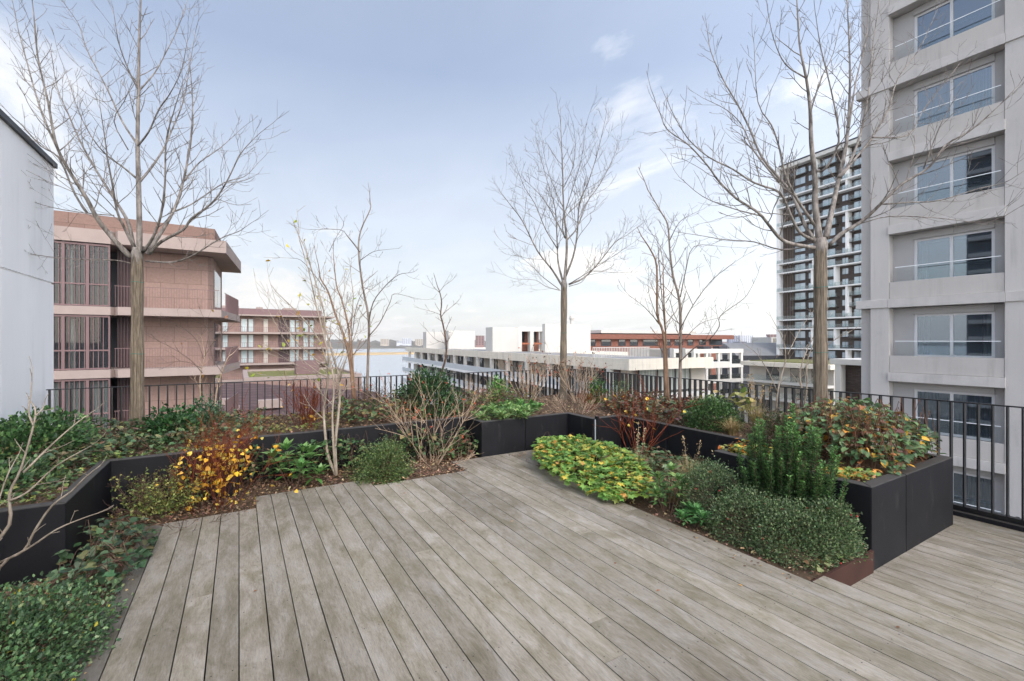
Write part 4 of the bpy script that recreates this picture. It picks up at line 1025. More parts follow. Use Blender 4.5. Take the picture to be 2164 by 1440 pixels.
T1 = [([(640, 1265), (560, 1180), (480, 1080), (430, 985), (370, 890), (310, 790), (270, 690), (235, 500), (185, 280), (165, 60)], .036, -.9),
      ([(310, 790), (230, 620), (180, 480), (130, 300), (90, 150), (60, 0)], .017, .5), ([(430, 1050), (370, 960), (290, 780), (200, 720), (110, 620), (60, 575), (0, 510)], .016, -.5),
      ([(660, 1235), (630, 1100), (580, 1010), (510, 900), (455, 810), (390, 690), (330, 550), (280, 430), (250, 250)], .027, .8),
      ([(660, 1220), (610, 1120), (575, 1040), (550, 900), (530, 790), (510, 650), (490, 520)], .021, -.8),
      ([(672, 880), (600, 820), (530, 770), (460, 690), (390, 560), (330, 380)], .015, -.6), ([(672, 710), (600, 600), (540, 470), (480, 350), (420, 230), (385, 120), (300, 0)], .015, .7),
      ([(680, 450), (620, 320), (580, 200), (555, 40)], .011, -.4), ([(700, 1240), (750, 1170), (790, 1060), (810, 900), (815, 700), (850, 560), (900, 400)], .022, -.9),
      ([(720, 1250), (800, 1130), (860, 1020), (900, 890), (935, 700), (945, 500), (930, 300)], .030, .7), ([(730, 1250), (790, 1190), (900, 1130), (940, 1075), (1040, 1000), (1110, 900), (1180, 760), (1250, 680)], .025, -.5),
      ([(715, 1285), (850, 1290), (950, 1255), (1080, 1175), (1170, 1140), (1215, 1110)], .014, -.5), ([(678, 905), (740, 830), (800, 740), (840, 650), (900, 500), (930, 330), (965, 130)], .019, .7),
      ([(672, 725), (730, 650), (780, 540), (830, 470), (890, 350), (920, 200)], .014, -.7), ([(683, 450), (760, 360), (810, 270), (870, 150), (915, 20)], .011, .5),
      ([(860, 1040), (950, 1000), (1100, 900), (1200, 870), (1270, 800)], .012, .4), ([(905, 890), (980, 800), (1080, 730), (1180, 640)], .012, .5), ([(630, 740), (560, 600), (610, 500), (640, 430)], .008, -.5),
      ([(640, 1295), (560, 1280), (370, 1275), (180, 1255), (110, 1230), (50, 1170), (0, 1130)], .009, -.6), ([(560, 1060), (430, 1050), (250, 1020), (110, 970), (0, 885)], .008, -.3)]
big_tree('reed-wrapped young tree at the left, before the pink stone house', 290, 6.16, 545, SZ, .083, .066, T1, (0, 0), 2.3226, [(675, 1290), (685, 1190), (680, 900), (675, 700), (680, 450), (683, 230), (690, 0), (692, -180)], g3, .09, (.28, .66), 2, wires=(.02, .46, .86))
T2 = [([(380, 870), (330, 790), (260, 700), (190, 560), (130, 480), (85, 420)], .026, -.6), ([(385, 860), (360, 760), (355, 680), (345, 500), (310, 380), (255, 180)], .026, .8), ([(400, 650), (350, 560), (300, 470), (240, 400), (160, 330)], .016, .6),
      ([(395, 820), (430, 730), (450, 620), (460, 480), (500, 380), (545, 240), (580, 90)], .026, -.7), ([(410, 860), (480, 830), (550, 760), (630, 660), (680, 630), (760, 570)], .022, .5), ([(400, 650), (450, 590), (490, 480), (560, 380), (620, 260), (655, 170)], .018, .7),
      ([(410, 860), (490, 810), (600, 740), (720, 660)], .012, -.7), ([(370, 890), (300, 870), (250, 840), (160, 835)], .008, -.4), ([(365, 885), (280, 820), (230, 770), (120, 680)], .010, .6), ([(410, 870), (470, 850), (520, 800), (640, 805), (740, 800)], .008, .6),
      ([(390, 640), (380, 560), (430, 400), (470, 260), (490, 120)], .014, -.9), ([(355, 690), (300, 600), (250, 480), (200, 400), (160, 300)], .014, -.7), ([(385, 500), (340, 400), (300, 280), (280, 150)], .010, .6), ([(385, 400), (430, 300), (440, 180), (430, 100)], .010, -.4)]
big_tree('reed-wrapped young tree in the middle, its crown clear against the sky', 1190, 9.5, 607, SZ, .080, .064, T2, (1020, 220), 2.25, [(388, 880), (395, 780), (400, 650), (385, 500), (380, 300), (370, 80)], g3, .095, (.35, .85), 2, lean=-2, wires=(.3, .6))
T3 = [([(925, 1210), (950, 1090), (985, 930), (1030, 720), (1045, 500), (1045, 280), (1030, -40)], .042, .9), ([(990, 900), (1050, 820), (1100, 680), (1140, 480), (1160, 250), (1200, -20)], .022, .8),
      ([(870, 1260), (750, 1240), (690, 1210), (640, 1150), (580, 1080), (470, 1010), (380, 920), (330, 850), (230, 740), (120, 660), (85, 580)], .026, -.6), ([(880, 1240), (810, 1130), (760, 1000), (700, 920), (600, 800), (540, 660), (480, 540), (400, 400), (340, 260), (320, 130)], .026, .8),
      ([(860, 1220), (790, 1180), (740, 1080), (690, 980), (560, 930), (450, 860), (330, 800), (220, 700), (140, 560)], .021, -.9), ([(870, 1150), (770, 1000), (715, 880), (690, 760), (650, 640), (580, 520), (560, 220)], .020, -.5),
      ([(940, 1250), (1000, 1190), (1100, 1130), (1180, 1060), (1240, 1000), (1320, 930), (1450, 850), (1530, 740), (1650, 670), (1770, 570), (1900, 440)], .028, -.7), ([(1000, 900), (1080, 800), (1160, 700), (1240, 560), (1290, 400), (1400, 250), (1490, 50)], .019, .6),
      ([(1200, 1040), (1350, 1030), (1500, 1020), (1700, 960), (1830, 930), (1930, 870)], .011, -.5), ([(870, 870), (920, 860), (990, 720), (960, 500), (900, 250), (870, 60)], .018, -.7), ([(860, 1250), (700, 1270), (560, 1230), (420, 1220), (300, 1200), (170, 1180)], .011, .5),
      ([(1420, 860), (1500, 650), (1590, 480)], .009, -.3), ([(690, 930), (560, 770), (500, 640), (420, 560), (300, 500)], .013, .7), ([(1040, 650), (1080, 400), (1130, 200), (1140, -30)], .015, .6), ([(1160, 700), (1340, 690), (1420, 560), (1600, 330)], .011, .6),
      ([(600, 1100), (450, 1060), (300, 1000), (180, 900)], .010, .5), ([(825, 400), (720, 330), (660, 200), (630, 60)], .010, -.4), ([(850, 560), (900, 400), (960, 280), (1000, 100)], .010, .6), ([(1090, 1140), (1250, 1100), (1500, 1110), (1750, 1130), (1930, 1040)], .008, -.8)]
big_tree('reed-wrapped young tree at the right, overlapping the grey concrete tower', 1734, 5.65, 526, SZ, .088, .070, T3, (1360, 0), 2.4, [(885, 1200), (870, 1050), (870, 920), (850, 720), (845, 560), (825, 400), (790, 220), (775, -60)], g3, .09, (.26, .62), 2, wires=(.47, .80))
# ------------------------------------------------------------------ slender multi-stemmed trees
def stem_tree(label, base, limbs, off, sc, D, mat, dens=.16, twl=(.25, .55), lvl=1, leaf=None, group=None, name='small_tree', berries=None, up=.25):
    b = Vector(base); t = thing(name, label, 'tree', base, 0, group); tips = []; mb = MB(); br = MB()
    for i, (pts, rr, dz) in enumerate(limbs):
        P = [p - b for p in to3(pts, off, sc, D, dz)]
        limb(mb if rr > .012 else br, P, rr * .88, max(.0025, rr * .25), dens, lvl, twl, .3, up=up, tips=tips)
    if mb.v: mb.build('trunk', mat, t, smooth=True)
    if br.v: br.build('branches', M['twig'] if mat is not M['palebark'] else mat, t, smooth=True)
    if leaf:
        cols, k, s, tm = leaf; lm = LM(); sel = [random.choice(tips) for _ in range(k)]
        P = np.array([tuple(p - d * random.uniform(0, .2)) for p, d in sel]); d = np.array([tuple(q) for _, q in sel]) * .5 + rvec(k) * .8 + [0, 0, -.3]
        lm.add(P, d, rvec(k) + [0, 0, 1.2], RNG.uniform(.6, 1.3, k) * s, pal(cols, k), tm); lm.build('leaves', M['leaf'], t)
    return t
x, y = at(752, 7.35)
O4 = (540, 400)
stem_tree('orange-stemmed bare tree with sawn tops, left of the water view', (x, y, SZ), [([(465, 1010), (450, 830), (420, 700), (380, 600), (345, 490), (310, 430), (303, 390)], .030, -.15), ([(475, 1010), (455, 800), (440, 650), (410, 530), (385, 460), (372, 335)], .026, .2), ([(468, 985), (462, 800), (455, 650), (465, 520), (455, 430)], .014, .3),
    ([(330, 480), (280, 410), (215, 340), (160, 330)], .008, -.3), ([(460, 700), (480, 560), (520, 480), (560, 460)], .008, .4)], O4, 2.25, 7.35, M['orangebark'], .13, (.3, .6), 1)
x, y = at(777, 7.6)
stem_tree('tall slim grey-brown bare tree standing against the water', (x, y, SZ), [([(530, 985), (535, 800), (538, 620), (510, 470), (490, 300), (500, 200), (545, 100), (545, 60)], .028, .2), ([(538, 640), (560, 540), (620, 460), (680, 410), (735, 400)], .012, -.4), ([(540, 700), (590, 640), (640, 540), (660, 500), (755, 520)], .011, .4),
    ([(495, 300), (440, 230), (400, 195), (260, 195)], .010, .3), ([(500, 340), (560, 300), (620, 290)], .007, -.3), ([(350, 300), (390, 220), (420, 170), (400, 130)], .005, .1), ([(530, 580), (480, 620), (430, 560)], .006, -.2), ([(515, 470), (550, 480), (570, 460)], .006, .2)], O4, 2.25, 7.6, M['greystem'], .13, (.2, .5), 1)
x, y = at(708, 5.73)
stem_tree('pale slender multi-stemmed tree rising from the leaf litter, a few yellow-green leaves left', (x, y, -.03), [([(383, 1365), (345, 1270), (330, 1150), (325, 1040), (345, 900), (330, 800), (290, 700), (210, 600), (150, 540)], .024, .25), ([(383, 1365), (372, 1250), (365, 1080), (372, 920), (340, 760), (290, 560), (250, 380), (210, 250)], .019, -.1), ([(384, 1365), (378, 1220), (395, 1060), (400, 920), (370, 800), (330, 650), (320, 560), (240, 300)], .027, .3),
    ([(400, 920), (440, 780), (480, 680), (500, 600)], .009, -.2), ([(370, 870), (260, 790), (170, 700), (90, 520)], .010, -.35), ([(350, 850), (330, 700), (310, 560), (300, 480)], .009, .3), ([(400, 930), (350, 900), (200, 840), (100, 780)], .007, .2), ([(380, 880), (420, 760), (400, 600), (430, 460)], .008, -.2), ([(330, 1040), (300, 940), (240, 900), (160, 900)], .006, -.2), ([(345, 900), (280, 860), (160, 750), (40, 540)], .008, .1)],
    O4, 2.25, 5.73, M['palebark'], .11, (.25, .6), 1, leaf=(['#a9ad3f', '#8a9a38', '#c9b23c', '#b98a30'], 90, .055, T_OVAL))
x, y = at(870, 8.1)
stem_tree('small crooked bare tree leaning out before the white building', (x, y, SZ), [([(860, 960), (880, 890), (905, 800), (905, 720), (890, 640), (880, 600), (885, 540), (875, 490), (865, 465)], .026, .1), ([(905, 735), (860, 720), (820, 680)], .006, -.2), ([(885, 605), (910, 580), (960, 540)], .007, .2), ([(880, 600), (840, 585), (800, 575)], .005, .1), ([(875, 490), (900, 460), (930, 440)], .005, -.1), ([(880, 500), (850, 470), (830, 440)], .005, .2), ([(905, 740), (930, 700), (940, 680)], .005, .2)], O4, 2.25, 8.1, M['brownstem'], .12, (.15, .38), 1)
O2 = (1020, 220)
x, y = at(1405, 7.6)
stem_tree('orange-brown twin-stemmed bare tree with a sawn-off top, right of the middle tree', (x, y, SZ), [([(872, 1430), (866, 1250), (858, 1090), (830, 1000), (828, 780), (800, 700), (765, 645)], .034, -.2), ([(884, 1430), (876, 1250), (870, 1100), (860, 900), (858, 760)], .028, .2), ([(868, 1080), (850, 900), (835, 700), (830, 640), (795, 620)], .011, .4), ([(835, 1040), (790, 990), (760, 960), (700, 915)], .009, -.4), ([(845, 1060), (790, 900), (790, 800)], .007, .3), ([(870, 950), (905, 880), (900, 800)], .007, -.2)], O2, 2.25, 7.6, M['orangebark'], .15, (.25, .5), 1)
x, y = at(1438, 7.2)
stem_tree('grey bare tree with wide-reaching branches, beside the orange-brown twin stem', (x, y, SZ), [([(936, 1450), (940, 1200), (940, 1000), (930, 910), (905, 820), (890, 700), (880, 580), (850, 520), (785, 410)], .032, .3), ([(935, 1230), (1010, 1160), (1080, 1120), (1125, 1060), (1130, 1010), (1240, 930), (1275, 880)], .012, -.5), ([(940, 920), (965, 800), (1005, 680), (1140, 680)], .011, .4), ([(935, 1080), (1000, 960), (1090, 840), (1190, 760)], .010, -.4), ([(890, 650), (940, 560), (1030, 510)], .009, .3), ([(938, 1050), (880, 1000), (830, 900)], .007, -.3), ([(935, 1150), (1030, 1050), (1120, 1020)], .008, .5), ([(1000, 960), (960, 860), (970, 760)], .006, .2), ([(900, 780), (860, 700), (790, 600)], .006, -.2)], O2, 2.25, 7.2, M['greystem'], .12, (.25, .55), 1)
x, y = at(1690, 6.4)
stem_tree('group of thin pale bare stems before the foot of the dark tower', (x, y, SZ), [([(1640, 870), (1645, 820), (1660, 760), (1655, 720), (1640, 690)], .015, .2), ([(1643, 830), (1625, 790), (1600, 750), (1575, 730)], .009, -.2), ([(1685, 880), (1695, 830), (1690, 790), (1710, 730), (1735, 690)], .017, .2), ([(1695, 880), (1705, 820), (1705, 770), (1720, 725), (1745, 660)], .013, -.2), ([(1700, 780), (1740, 735), (1800, 700)], .007, -.4), ([(1665, 750), (1690, 700), (1725, 650)], .007, .3)], (0, 0), 1, 6.4, M['palebark'], .12, (.15, .35), 1)
x, y = at(425, 7.6)
stem_tree('two short pale bare stems before the pink wall, right of the left tree', (x, y, SZ), [([(425, 905), (424, 850), (423, 800), (432, 755), (430, 735)], .016, .1), ([(452, 905), (455, 850), (462, 810), (480, 760), (490, 750)], .020, .2), ([(428, 790), (400, 760), (360, 735), (320, 715)], .007, -.4), ([(430, 760), (415, 720), (380, 690), (350, 680)], .006, .2), ([(432, 755), (455, 720), (500, 680)], .006, .3), ([(426, 780), (390, 765), (340, 770)], .005, -.2), ([(470, 790), (450, 760), (445, 740)], .006, -.1), ([(433, 750), (440, 700), (420, 650)], .005, .2)], (0, 0), 1, 7.6, M['tanstem'], .11, (.18, .42), 1, leaf=(['#b07f3f', '#c79a4a', '#8c5a34'], 10, .06, T_OVAL))
# pruned bare shrub close to the camera on the left
x, y = at(-60, 3.05)
stem_tree('pruned bare shrub with thick pale branches in the left foreground', (x, y, -.03), [([(-60, 1330), (0, 1200), (50, 1165), (75, 1120), (110, 1070), (150, 1040), (180, 1010), (212, 985)], .012, -.1), ([(0, 1190), (60, 1160), (120, 1120), (180, 1095), (210, 1085)], .009, -.15), ([(-60, 1330), (-30, 1180), (20, 1110), (20, 1045), (45, 990), (75, 880), (65, 850)], .0155, .05), ([(20, 1060), (60, 1040), (120, 985), (190, 945)], .009, .1), ([(50, 1000), (100, 950), (150, 905), (185, 878)], .009, .2), ([(70, 900), (60, 870), (66, 830), (68, 790)], .007, .1), ([(75, 880), (90, 865), (95, 850)], .006, .1), ([(-40, 1260), (-20, 1130), (10, 1020), (40, 960)], .010, .2)], (0, 0), 1, 3.05, M['palebark'], .24, (.06, .2), 0, name='shrub', up=.1)
# ================================================================== shrubs, perennials, grasses
def lump(dirs, seed, amp):
    r = np.random.default_rng(seed); s = np.zeros(len(dirs))
    for k in range(5):
        a = r.normal(0, 1, 3) * (2.2 + k); s += np.sin(dirs @ a + r.uniform(0, 6.28)) / (1.4 + k * .6)
    return 1 + amp * s / 1.6
def mound(label, c, rad, n, size, tmpl, cols, w=None, amp=.16, shell=.45, stem='brownstem', nst=40, berry=None, name='shrub', cat='shrub', group=None, boxy=2.0, flat=.2, mat='leaf', jit=.2, half=True, lobes=None, tuck=0):
    """dense leafy bush; c = base centre, rad = half widths and height; lobes = extra (offset, rad, share) masses"""
    t = thing(name, label, cat, c, 0, group); lm = LM(); seed = int(abs(c[0] * 971 + c[1] * 577)) + n
    parts = [((0, 0, 0), rad, 1.0)] if lobes is None else lobes
    tot = sum(p[2] for p in parts); allP = []
    for (o, rd, sh) in parts:
        k = int(n * sh / tot); d = rvec(k)
        if half: d[:, 2] = np.abs(d[:, 2]) * 1.15 - .18
        d /= np.linalg.norm(d, axis=1, keepdims=True)
        if boxy > 2: d = d / (np.abs(d) ** boxy).sum(1, keepdims=True) ** (1 / boxy)
        rr = lump(d, seed, amp * 1.25) * RNG.uniform(shell, 1, k) ** .5 * (1 + .05 * RNG.normal(0, 1, k))
        P = d * rr[:, None] * np.array(rd) + np.array(o) + [0, 0, .02]; P[:, 2] = np.maximum(P[:, 2], RNG.uniform(.0, .05, k))
        out = d * .8 + rvec(k) * .75 + [0, 0, .35]; nn = d * .5 + rvec(k) * .6 + [0, 0, .8 - flat]
        lm.add(P, out, nn, RNG.uniform(.6, 1.25, k) * size, pal(cols, k, jit, w), tmpl); allP.append(P)
    mb = MB(); A = np.concatenate(allP)
    for i in range(int(nst * .9)):
        e = A[RNG.integers(len(A))]; d = e / (np.linalg.norm(e) + .01) + RNG.normal(0, .35, 3) + [0, 0, .55]; d /= np.linalg.norm(d); l = RNG.uniform(.04, .16) * max(rad); k = int(5 + l * 90)
        f = RNG.uniform(0, 1, k); th = np.arange(k) * 2.4; lm.add(e + d * (f * l)[:, None], d * .7 + rvec(k) * .8, rvec(k) + [0, 0, 1], RNG.uniform(.5, 1, k) * size, pal(cols, k, jit, w), tmpl)
        mb.tube([tuple(e * .8), tuple(e + d * l)], .0018, .001, 3, cap=False)
    lm.build('foliage', M[mat], t)
    for i in range(nst):
        e = Vector(A[RNG.integers(len(A))]); b = Vector((e.x * .15 + random.uniform(-.05, .05), e.y * .15 + random.uniform(-.05, .05), -.02)); m_ = b.lerp(e, .5) + Vector((random.uniform(-.04, .04), random.uniform(-.04, .04), .05))
        mb.tube([b, m_, e], .005, .0015, 4, cap=False)
    mb.build('stems', M[stem], t)
    if berry:
        mb = MB()
        for i in range(berry[1]):
            p = A[RNG.integers(len(A))] * 1.03; mb.ball(p, berry[2])
        mb.build('berries', M[berry[0]], t, smooth=True)
    return t
def twiggy(label, c, spread, h, nst, r0, bark, leaf=None, berry=None, lvl=2, step=.14, name='shrub', cat='shrub', up=.2, tilt=(8, 42), group=None, baser=.07, wig=.13):
    """bare bush of many stems from one base"""
    t = thing(name, label, cat, c, 0, group); mb = MB(); tips = []
    for i in range(nst):
        a = i * 2.4 + random.uniform(-.4, .4); tl = R(random.uniform(*tilt)); L = h * random.uniform(.6, 1.0) / max(.5, math.cos(tl)) * .62
        d = Vector((math.cos(a) * math.sin(tl) * spread, math.sin(a) * math.sin(tl) * spread, math.cos(tl)))
        sprig(mb, Vector((math.cos(a) * baser * random.random(), math.sin(a) * baser * random.random(), -.02)), d, L, r0 * random.uniform(.7, 1.15), lvl, up, wig, (22, 48), step, tips, 5, .0016, (.4, .75))
    mb.build('stems', M[bark], t, smooth=True)
    def scatter(k, back): 
        s = [random.choice(tips) for _ in range(k)]; return np.array([tuple(p - d * random.uniform(0, back)) for p, d in s]), np.array([tuple(d) for _, d in s])
    if leaf:
        cols, k, s, tm, zr = leaf[:5]; P, d = scatter(k * 4, .6); m_ = (P[:, 2] > zr[0] * h) & (P[:, 2] < zr[1] * h); P, d = P[m_][:k], d[m_][:k]; k = len(P)
        lm = LM(); lm.add(P, d * .5 + rvec(k) * .7 + [0, 0, -.35], rvec(k) + [0, 0, .9], RNG.uniform(.6, 1.25, k) * s, pal(cols, k, .15), tm); lm.build('leaves', M['leaf'], t)
    if berry:
        P, d = scatter(berry[1], .12); b_ = MB()
        for p in P:
            for q in range(4): b_.ball(p + RNG.normal(0, berry[2] * 1.3, 3), berry[2])
        b_.build('berries', M[berry[0]], t, smooth=True)
    return t
def creeper(label, poly, z0, n, size, cols, h=.16, nst=60, stem='brownstem', tmpl=T_HEART, name='ground_cover', cat='ground cover', kind=None, hang=None, w=None, hump=None, jit=.22, low=.72):
    """sprawling leafy stems over an area"""
    xs = [p[0] for p in poly]; ys = [p[1] for p in poly]; cx, cy = sum(xs) / len(xs), sum(ys) / len(ys)
    t = thing(name, label, cat, (cx, cy, z0)); 
    def inside(x, y):
        c = False; m_ = len(poly)
        for i in range(m_):
            (x1, y1), (x2, y2) = poly[i], poly[(i + 1) % m_]
            if (y1 > y) != (y2 > y) and x < (x2 - x1) * (y - y1) / (y2 - y1) + x1: c = not c
        return c
    P = []
    while len(P) < n:
        x, y = random.uniform(min(xs), max(xs)), random.uniform(min(ys), max(ys))
        if inside(x, y):
            e = 1.0
            if hump: e = max(.15, 1 - ((x - cx) / hump[0]) ** 2 - ((y - cy) / hump[1]) ** 2)
            den = .5 + .5 * math.sin(x * 9 + 1.3 * math.sin(y * 7)) * math.sin(y * 8 + x * 3)
            if random.random() < .25 + .75 * den or hump: P.append((x - cx, y - cy, e * h * (random.uniform(.25, 1.0) if not hump else random.uniform(low, 1.08)) * (.55 + .45 * den if not hump else 1)))
    P = np.array(P); k = len(P); lm = LM()
    d = rvec(k); d[:, 2] = d[:, 2] * .3 - .15; nn = rvec(k) * .45 + [0, 0, 1]
    if hump: d[:, :2] = d[:, :2] * .6 + P[:, :2] / (np.array(hump)[None, :]) * .9
    lm.add(P, d, nn, RNG.uniform(.55, 1.25, k) * size, pal(cols, k, jit, w), tmpl); lm.build('foliage', M['leaf'], t)
    mb = MB()
    for i in range(nst):
        p = P[RNG.integers(k)]; a = random.uniform(0, 6.28); q = Vector(p) + Vector((math.cos(a), math.sin(a), 0)) * random.uniform(.12, .4)
        if not inside(q.x + cx, q.y + cy): continue
        m_ = Vector(p).lerp(q, .5); m_.z = h * random.uniform(.5, 1.1); q.z = -.01
        mb.tube(smooth([Vector((p[0], p[1], p[2] * .8)), m_, q], 3), .0032, .002, 4, cap=False)
    if mb.v: mb.build('stems', M[stem], t)
    return t
def tuft(label, c, n, L, cols, spread=.5, name='grass_tuft', cat='ornamental grass', plumes=0):
    t = thing(name, label, cat, c); lm = LM(); V = []; Fc = []; C = []
    mb_v, mb_f, cc = [], [], []
    cl = pal(cols, n, .2)
    for i in range(n):
        a = random.uniform(0, 6.28); s = spread * random.uniform(.15, 1.0); l = L * random.uniform(.55, 1.1); w_ = random.uniform(.0016, .0034)
        d = Vector((math.cos(a), math.sin(a), 0)); sd = Vector((-math.sin(a), math.cos(a), 0)) * w_; b = d * random.uniform(0, .05); k = len(mb_v)
        for j in range(5):
            f = j / 4; p = b + d * (l * s * f ** 1.6) + Vector((0, 0, l * (f - (.55 * s + .12) * f ** 2.4))); wq = 1 - f * .85
            mb_v += [p - sd * wq, p + sd * wq]; cc += [cl[i]] * 2
        mb_f += [(k + 2 * j, k + 2 * j + 1, k + 2 * j + 3, k + 2 * j + 2) for j in range(4)]
    lm.v = [np.array([tuple(v) for v in mb_v])]; lm.c = [np.array(cc)]; lm.f = [np.array(mb_f)]; lm.n = len(mb_v)
    lm.build('blades', M['dry'], t)
    if plumes:
        mb = MB(); pl = LM()
        for i in range(plumes):
            a = random.uniform(0, 6.28); d = Vector((math.cos(a) * random.uniform(.05, .3), math.sin(a) * random.uniform(.05, .3), 1)).normalized(); l = L * random.uniform(1.1, 1.6)
            p = d * l; mb.tube([(0, 0, 0), d * l * .5, p], .0016, .001, 3, cap=False); k = 26; f = RNG.uniform(.72, 1, k)
            pl.add(np.array(p)[None, :] * f[:, None] + RNG.normal(0, .012, (k, 3)), rvec(k) * .5 + np.array(d), rvec(k), .022, pal(['#b8a27c', '#9c8664'], k), T_DIA)
        mb.build('stalks', M['tanstem'], t); pl.build('plumes', M['dry'], t)
    return t
def rosettes(label, c, shoots, L, cols, per=11, name='perennial', cat='evergreen plant', tm=T_LONG, wide=1.0, h=(.15, .35), sp=.2, droop=.0, group=None):
    """leafy shoots, each ending in a whorl of long leaves"""
    t = thing(name, label, cat, c, 0, group); lm = LM(); mb = MB(); tv = tm[0] * np.array([wide, 1, 1])
    for i in range(shoots):
        a = i * 2.4 + random.uniform(-.3, .3); r = sp * math.sqrt((i + .5) / shoots); hh = random.uniform(*h) * (1.15 - .45 * r / sp)
        top = Vector((math.cos(a) * r * 1.2, math.sin(a) * r * 1.2, hh)); b = Vector((math.cos(a) * r * .35, math.sin(a) * r * .35, -.02)); mb.tube([b, b.lerp(top, .5) + Vector((0, 0, .02)), top], .006, .004, 5, cap=False)
        ax = (top - b).normalized()
        for tier, (f, el, q) in enumerate(((1.0, 62, .7), (1.0, 32, 1.0), (.86, 8, 1.0), (.66, -8, .9))):
            k = per if tier < 3 else per // 2; th = np.arange(k) * 2.4 + tier + a; e = R(el) + RNG.normal(0, .16, k)
            d = np.stack([np.cos(th) * np.cos(e), np.sin(th) * np.cos(e), np.sin(e)], 1) + np.array(ax) * .25; up = np.stack([-np.cos(th) * np.sin(e), -np.sin(th) * np.sin(e), np.cos(e)], 1)
            P = np.array(b.lerp(top, f))[None, :] + d * .01; lm.add(P, d, up + rvec(k) * .2, RNG.uniform(.7, 1.1, k) * L * q, pal(cols, k, .16), (tv, tm[1]))
    lm.build('foliage', M['leaf'], t); mb.build('stems', M['brownstem'], t); return t
def spires(label, c, n, rad, h, cols, lean=.12, spill=0):
    """upright bush of leafy spires"""
    t = thing('shrub', label, 'shrub', c); lm = LM(); mb = MB()
    for i in range(n):
        a = i * 2.4; r = math.sqrt((i + .5) / n); b = Vector((math.cos(a) * r * rad[0], math.sin(a) * r * rad[1], -.02)); hh = h * random.uniform(.62, 1.0) * (1.05 - .45 * r * r)
        tp = b + Vector((b.x * lean * 2 + random.uniform(-.03, .03), b.y * lean * 2 + random.uniform(-.03, .03), hh)); mb.tube([b, b.lerp(tp, .5), tp], .005, .002, 4, cap=False)
        k = int(hh / .0026); f = RNG.uniform(.25, 1, k); th = np.arange(k) * 2.39996
        wdt = .030 * (1.15 - .7 * f); P = np.array(b)[None, :] + (np.array(tp) - np.array(b))[None, :] * f[:, None]
        d = np.stack([np.cos(th), np.sin(th), np.full(k, .75) + RNG.normal(0, .2, k)], 1); P = P + d * wdt[:, None] * RNG.uniform(.1, .9, k)[:, None]
        cl = pal(cols, k, .2); tipm = f > .9; cl[tipm] = cl[tipm] * 1.5 + np.array([.01, .015, 0]); lm.add(P, d, rvec(k) * .3 + [0, 0, 1], RNG.uniform(.7, 1.15, k) * .025, cl, T_OVAL)
    for i in range(spill):
        b = Vector((-rad[0] - .02, random.uniform(-rad[1], rad[1]) * 1.1, random.uniform(.03, .16))); tp = b + Vector((random.uniform(-.20, -.08), random.uniform(-.06, .06), random.uniform(-.16, .16)))
        k = 60; f = RNG.uniform(.0, 1, k); th = np.arange(k) * 2.39996; ax = np.array((tp - b).normalized()); P = np.array(b)[None, :] + np.array(tp - b)[None, :] * f[:, None]; mb.tube([b, tp], .003, .002, 4, cap=False)
        e = np.stack([np.cos(th), np.sin(th), np.sin(th * 1.7)], 1); d = e + ax * .8; lm.add(P + e * .015, d, rvec(k) * .4 + [0, 0, 1], RNG.uniform(.7, 1.15, k) * .03, pal(cols, k, .2), T_OVAL)
    lm.build('foliage', M['leaf'], t); mb.build('stems', M['brownstem'], t); return t
M['rustbrown'] = barkmat('rust_brown_stems', '#4f3326', '#86604a', 14)
# palettes (real leaf colours)
BOX = ['#3d5a2c', '#4c6b35', '#5c7a40', '#34502a']; DARKEV = ['#2e4a2a', '#3a5a32', '#27402a', '#4a6a3c']; COTO = ['#4c6240', '#5c7349', '#6c8256', '#415435', '#76805c']
BRAM = ['#44603a', '#5d7a4c', '#37502f', '#75824c', '#6b5a3a', '#7a4a38']; REDG = ['#5e7050', '#727452', '#765c50', '#644c46', '#8a7658', '#56694a']
YEL = ['#dcaa30', '#e2b840', '#cf9730', '#dcc25a']; GERA = ['#678e42', '#7a9c4a', '#547a38', '#8fa64c', '#b0ae4c', '#ccb048', '#c99850']
SPUR = ['#56793f', '#68894e', '#456536', '#7d9658']; RHOD = ['#57803f', '#6d9452', '#466c36', '#82a464']
OLIVE = ['#7a8448', '#8f9650', '#66723c', '#a3a45a']
# ------------------------------------------------------------------ bed left of the deck
mound('low dense small-leaved green bush in the bottom left corner, flecked with yellow', (-1.12, 3.22, -.03), (.50, .72, .38), 17000, .024, T_OVAL, ['#40583a', '#527048', '#648258', '#384e30', '#7d9062', '#b0a040'], amp=.30, shell=.3, nst=110, w=[3, 4, 3, 3, 1.6, .12])
creeper('broad-leaved bramble trailing onto the deck edge beside the left bush', [(-1.12, 3.95), (-.66, 3.9), (-.55, 4.75), (-.72, 5.2), (-1.06, 5.0)], -.03, 330, .068, ['#40563c', '#506a4a', '#5e7656', '#364a32', '#70704c'], h=.30, nst=45)
tw = twiggy('airy bush with tiny yellow-green leaves against the left planter', (-.68, 5.58, -.03), 1.1, .66, 16, .0045, 'brownstem', leaf=(OLIVE + ['#59703a'], 2600, .026, T_OVAL, (.1, 1.1)), lvl=2, step=.05, tilt=(10, 55))
twiggy('rusty-stemmed bush hung with bright yellow leaves at the deck corner', (-.20, 5.52, -.03), 1.0, 1.4, 25, .0036, 'redstem', leaf=(YEL + ['#e2b04a', '#b98434'], 300, .046, T_HEART, (.02, .50)), lvl=2, step=.12, tilt=(2, 27), baser=.20)
rosettes('glossy rhododendron-like plant with long light green leaves beside the yellow-leaved bush', (.58, 5.92, -.03), 7, .165, RHOD, 8, wide=1.35, h=(.2, .5), sp=.25)
